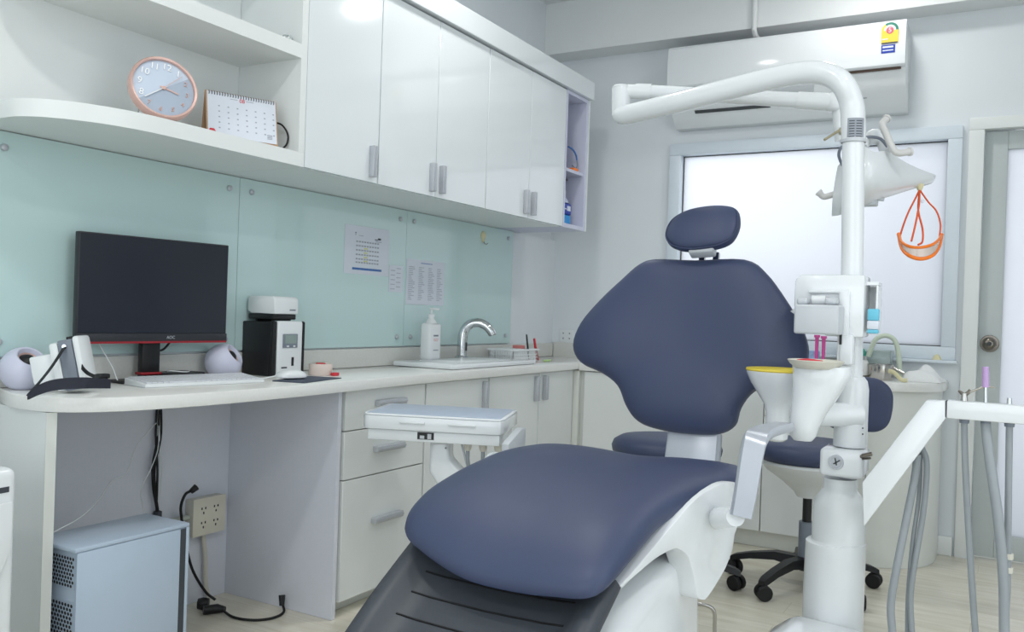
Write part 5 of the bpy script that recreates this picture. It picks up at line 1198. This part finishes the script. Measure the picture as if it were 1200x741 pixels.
# ================================================================== ON THE BACK COUNTER
ZB_ = .8205
def onb(px, py, y): v = AY(px, py, y); return Vector((v.x, y, ZB_))
q = onb(1031, 440, 4.30)
t = thing('steel_pot', 'small stainless steel pot with a handle on the back counter', 'pot', q)
b = BM(); lathe(b, [(0, 0), (.055, 0), (.058, .004), (.058, .066), (.061, .068), (.061, .071), (.056, .070), (.055, .006), (0, .006)], q, seg=36); obj('pot_body', b, steel, t)
b = BM(); tube(b, [q + Vector((.055, -.01, .055)), q + Vector((.105, -.03, .035))], .008, 10, flat=.5); obj('handle', b, steel, t)
b = BM(); tube(b, smooth_path([q + Vector((.045, -.065, .045)), q + Vector((.07, -.09, .04)), q + Vector((.10, -.10, .012)), q + Vector((.125, -.10, .010))], 5), .010, 10, flat=.5); tag(obj('rubber_strap', b, paley), 'pale yellow rubber strap draped beside the steel pot', 'strap')
q = onb(1005, 440, 4.28)
t = thing('glass_jar', 'pale jar with red print and steel lid beside the steel pot', 'jar', q)
b = BM(); lathe(b, [(0, 0), (.043, 0), (.046, .006), (.046, .075), (.038, .088), (0, .088)], q, seg=28); obj('jar_body', b, mat('milky_jar', (222, 224, 222), .15, noise=.04), t)
b = BM(); lathe(b, [(.0465, .010), (.0468, .011), (.0468, .017), (.0465, .018)], q, seg=28); obj('base_band', b, dsteel, t)
b = bx(bx(BM(), q.x + .005, q.x + .016, q.y - .0475, q.y - .0455, ZB_ + .045, ZB_ + .055), q.x + .020, q.x + .028, q.y - .0455, q.y - .040, ZB_ + .035, ZB_ + .045); obj('red_print', b, redp, t, smooth=False)
b = BM(); lathe(b, [(0, .0885), (.040, .0885), (.040, .104), (0, .106)], q, seg=28); obj('lid', b, steel, t)
tag(obj('clear_organizer', box(q.x - .12, q.x + .12, 4.44, 4.56, ZB_, ZB_ + .13, r=.004), mat('clear_box', (206, 222, 220), .1, trans=.5, noise=0)), 'clear acrylic box behind the jar and the steel pot', 'box')
q2 = onb(1008, 400, 4.40); b = BM(); lathe(b, [(0, 0), (.024, 0), (.026, .005), (.026, .12), (.018, .135), (0, .135)], (q.x - .01, 4.405, ZB_), seg=20); b2 = tag(obj('spray_bottle', b, green), 'teal green bottle behind the pole on the back counter', 'bottle')
b = BM(); tube(b, smooth_path([(q.x + .03, 4.38, ZB_ + .10), (q.x + .06, 4.37, ZB_ + .18), (q.x + .11, 4.37, ZB_ + .20), (q.x + .15, 4.38, ZB_ + .16), (q.x + .17, 4.39, ZB_ + .01)], 6), .011, 10); tag(obj('rubber_tube', b, mat('pale_green_rubber', (206, 218, 200), .4, noise=.02)), 'thick pale green rubber tube arching over the steel pot', 'tube')
# towel
q = onb(1082, 440, 4.33)
b = BM(); nx, ny = 26, 16; g_ = []
for i in range(nx + 1):
    row = []
    for j in range(ny + 1):
        u, v = i / nx - .5, j / ny - .5
        edge = max(0, 1 - (abs(u) * 2) ** 4) * max(0, 1 - (abs(v) * 2) ** 3)
        h = edge * (.035 + .028 * math.exp(-((u + .05) / .18) ** 2) + .014 * math.sin(9 * u + 4 * v) + .008 * math.sin(17 * v + 5 * u)) + .003
        row.append(b.verts.new((2.155 + u * .165 + .008 * math.sin(5 * v), 4.385 + v * .17 + .015 * math.sin(4 * u), ZB_ + max(.002, h))))
    g_.append(row)
for i in range(nx):
    for j in range(ny): b.faces.new((g_[i][j], g_[i + 1][j], g_[i + 1][j + 1], g_[i][j + 1]))
ed = [e for e in b.edges if e.is_boundary]; r = bmesh.ops.extrude_edge_only(b, edges=ed)
for v in [v for v in r['geom'] if isinstance(v, bmesh.types.BMVert)]: v.co.z = ZB_ + .0003
tag(obj('folded_towel', b, cloth, angle=80), 'crumpled white towel lying at the rounded end of the back counter', 'towel')
q = AY(1101, 405, YB - .045)
b = BM(); lathe(b, [(0, 0), (.022, 0), (.015, .016), (.004, .026), (0, .027)], (q.x - .01, YB - .027, .9155), seg=7); tag(obj('yellow_sponge', b, paley, smooth=False), 'crumpled pale yellow scrap on the window sill corner', 'scrap')
# brushes and packets seen between block and dish
for i, (pxx, hh, m_, lab) in enumerate(((957, .150, pinkp, 'left magenta handled brush behind the unit dish'), (965, .146, pinkp, 'right magenta handled brush with a chrome tip behind the unit dish'))):
    q = onb(pxx, 410, 4.30); t = thing('handled_brush', lab, 'brush', q, group='magenta handled brushes')
    b = BM(); tube(b, [q + Vector((0, 0, .0005)), q + Vector((0, 0, .045))], .006, 10); obj('tip', b, chrome, t)
    b = BM(); tube(b, [q + Vector((0, 0, .0455)), q + Vector((0, 0, hh + .03))], [.007, .009], 12); lathe(b, [(0, 0), (.014, 0), (.014, .012), (0, .012)], q + Vector((0, 0, hh + .03)), seg=14); obj('grip', b, pinkp, t)
q = onb(951, 410, 4.33); tag(obj('blue_white_box', box(q.x - .028, q.x + .028, 4.35, 4.39, ZB_, ZB_ + .115, r=.003), mat('blue_white_print', (150, 176, 216), .4, noise=.25, nscale=60)), 'blue and white printed box behind the magenta brushes', 'box')
q = onb(978, 410, 4.30); b = BM(); lathe(b, [(0, 0), (.016, 0), (.016, .05), (0, .055)], (q.x, 4.30, ZB_), seg=14); tag(obj('green_vial', b, mat('green_vial', (96, 150, 70), .4, noise=.05)), 'small green topped vial right of the magenta brushes', 'vial')
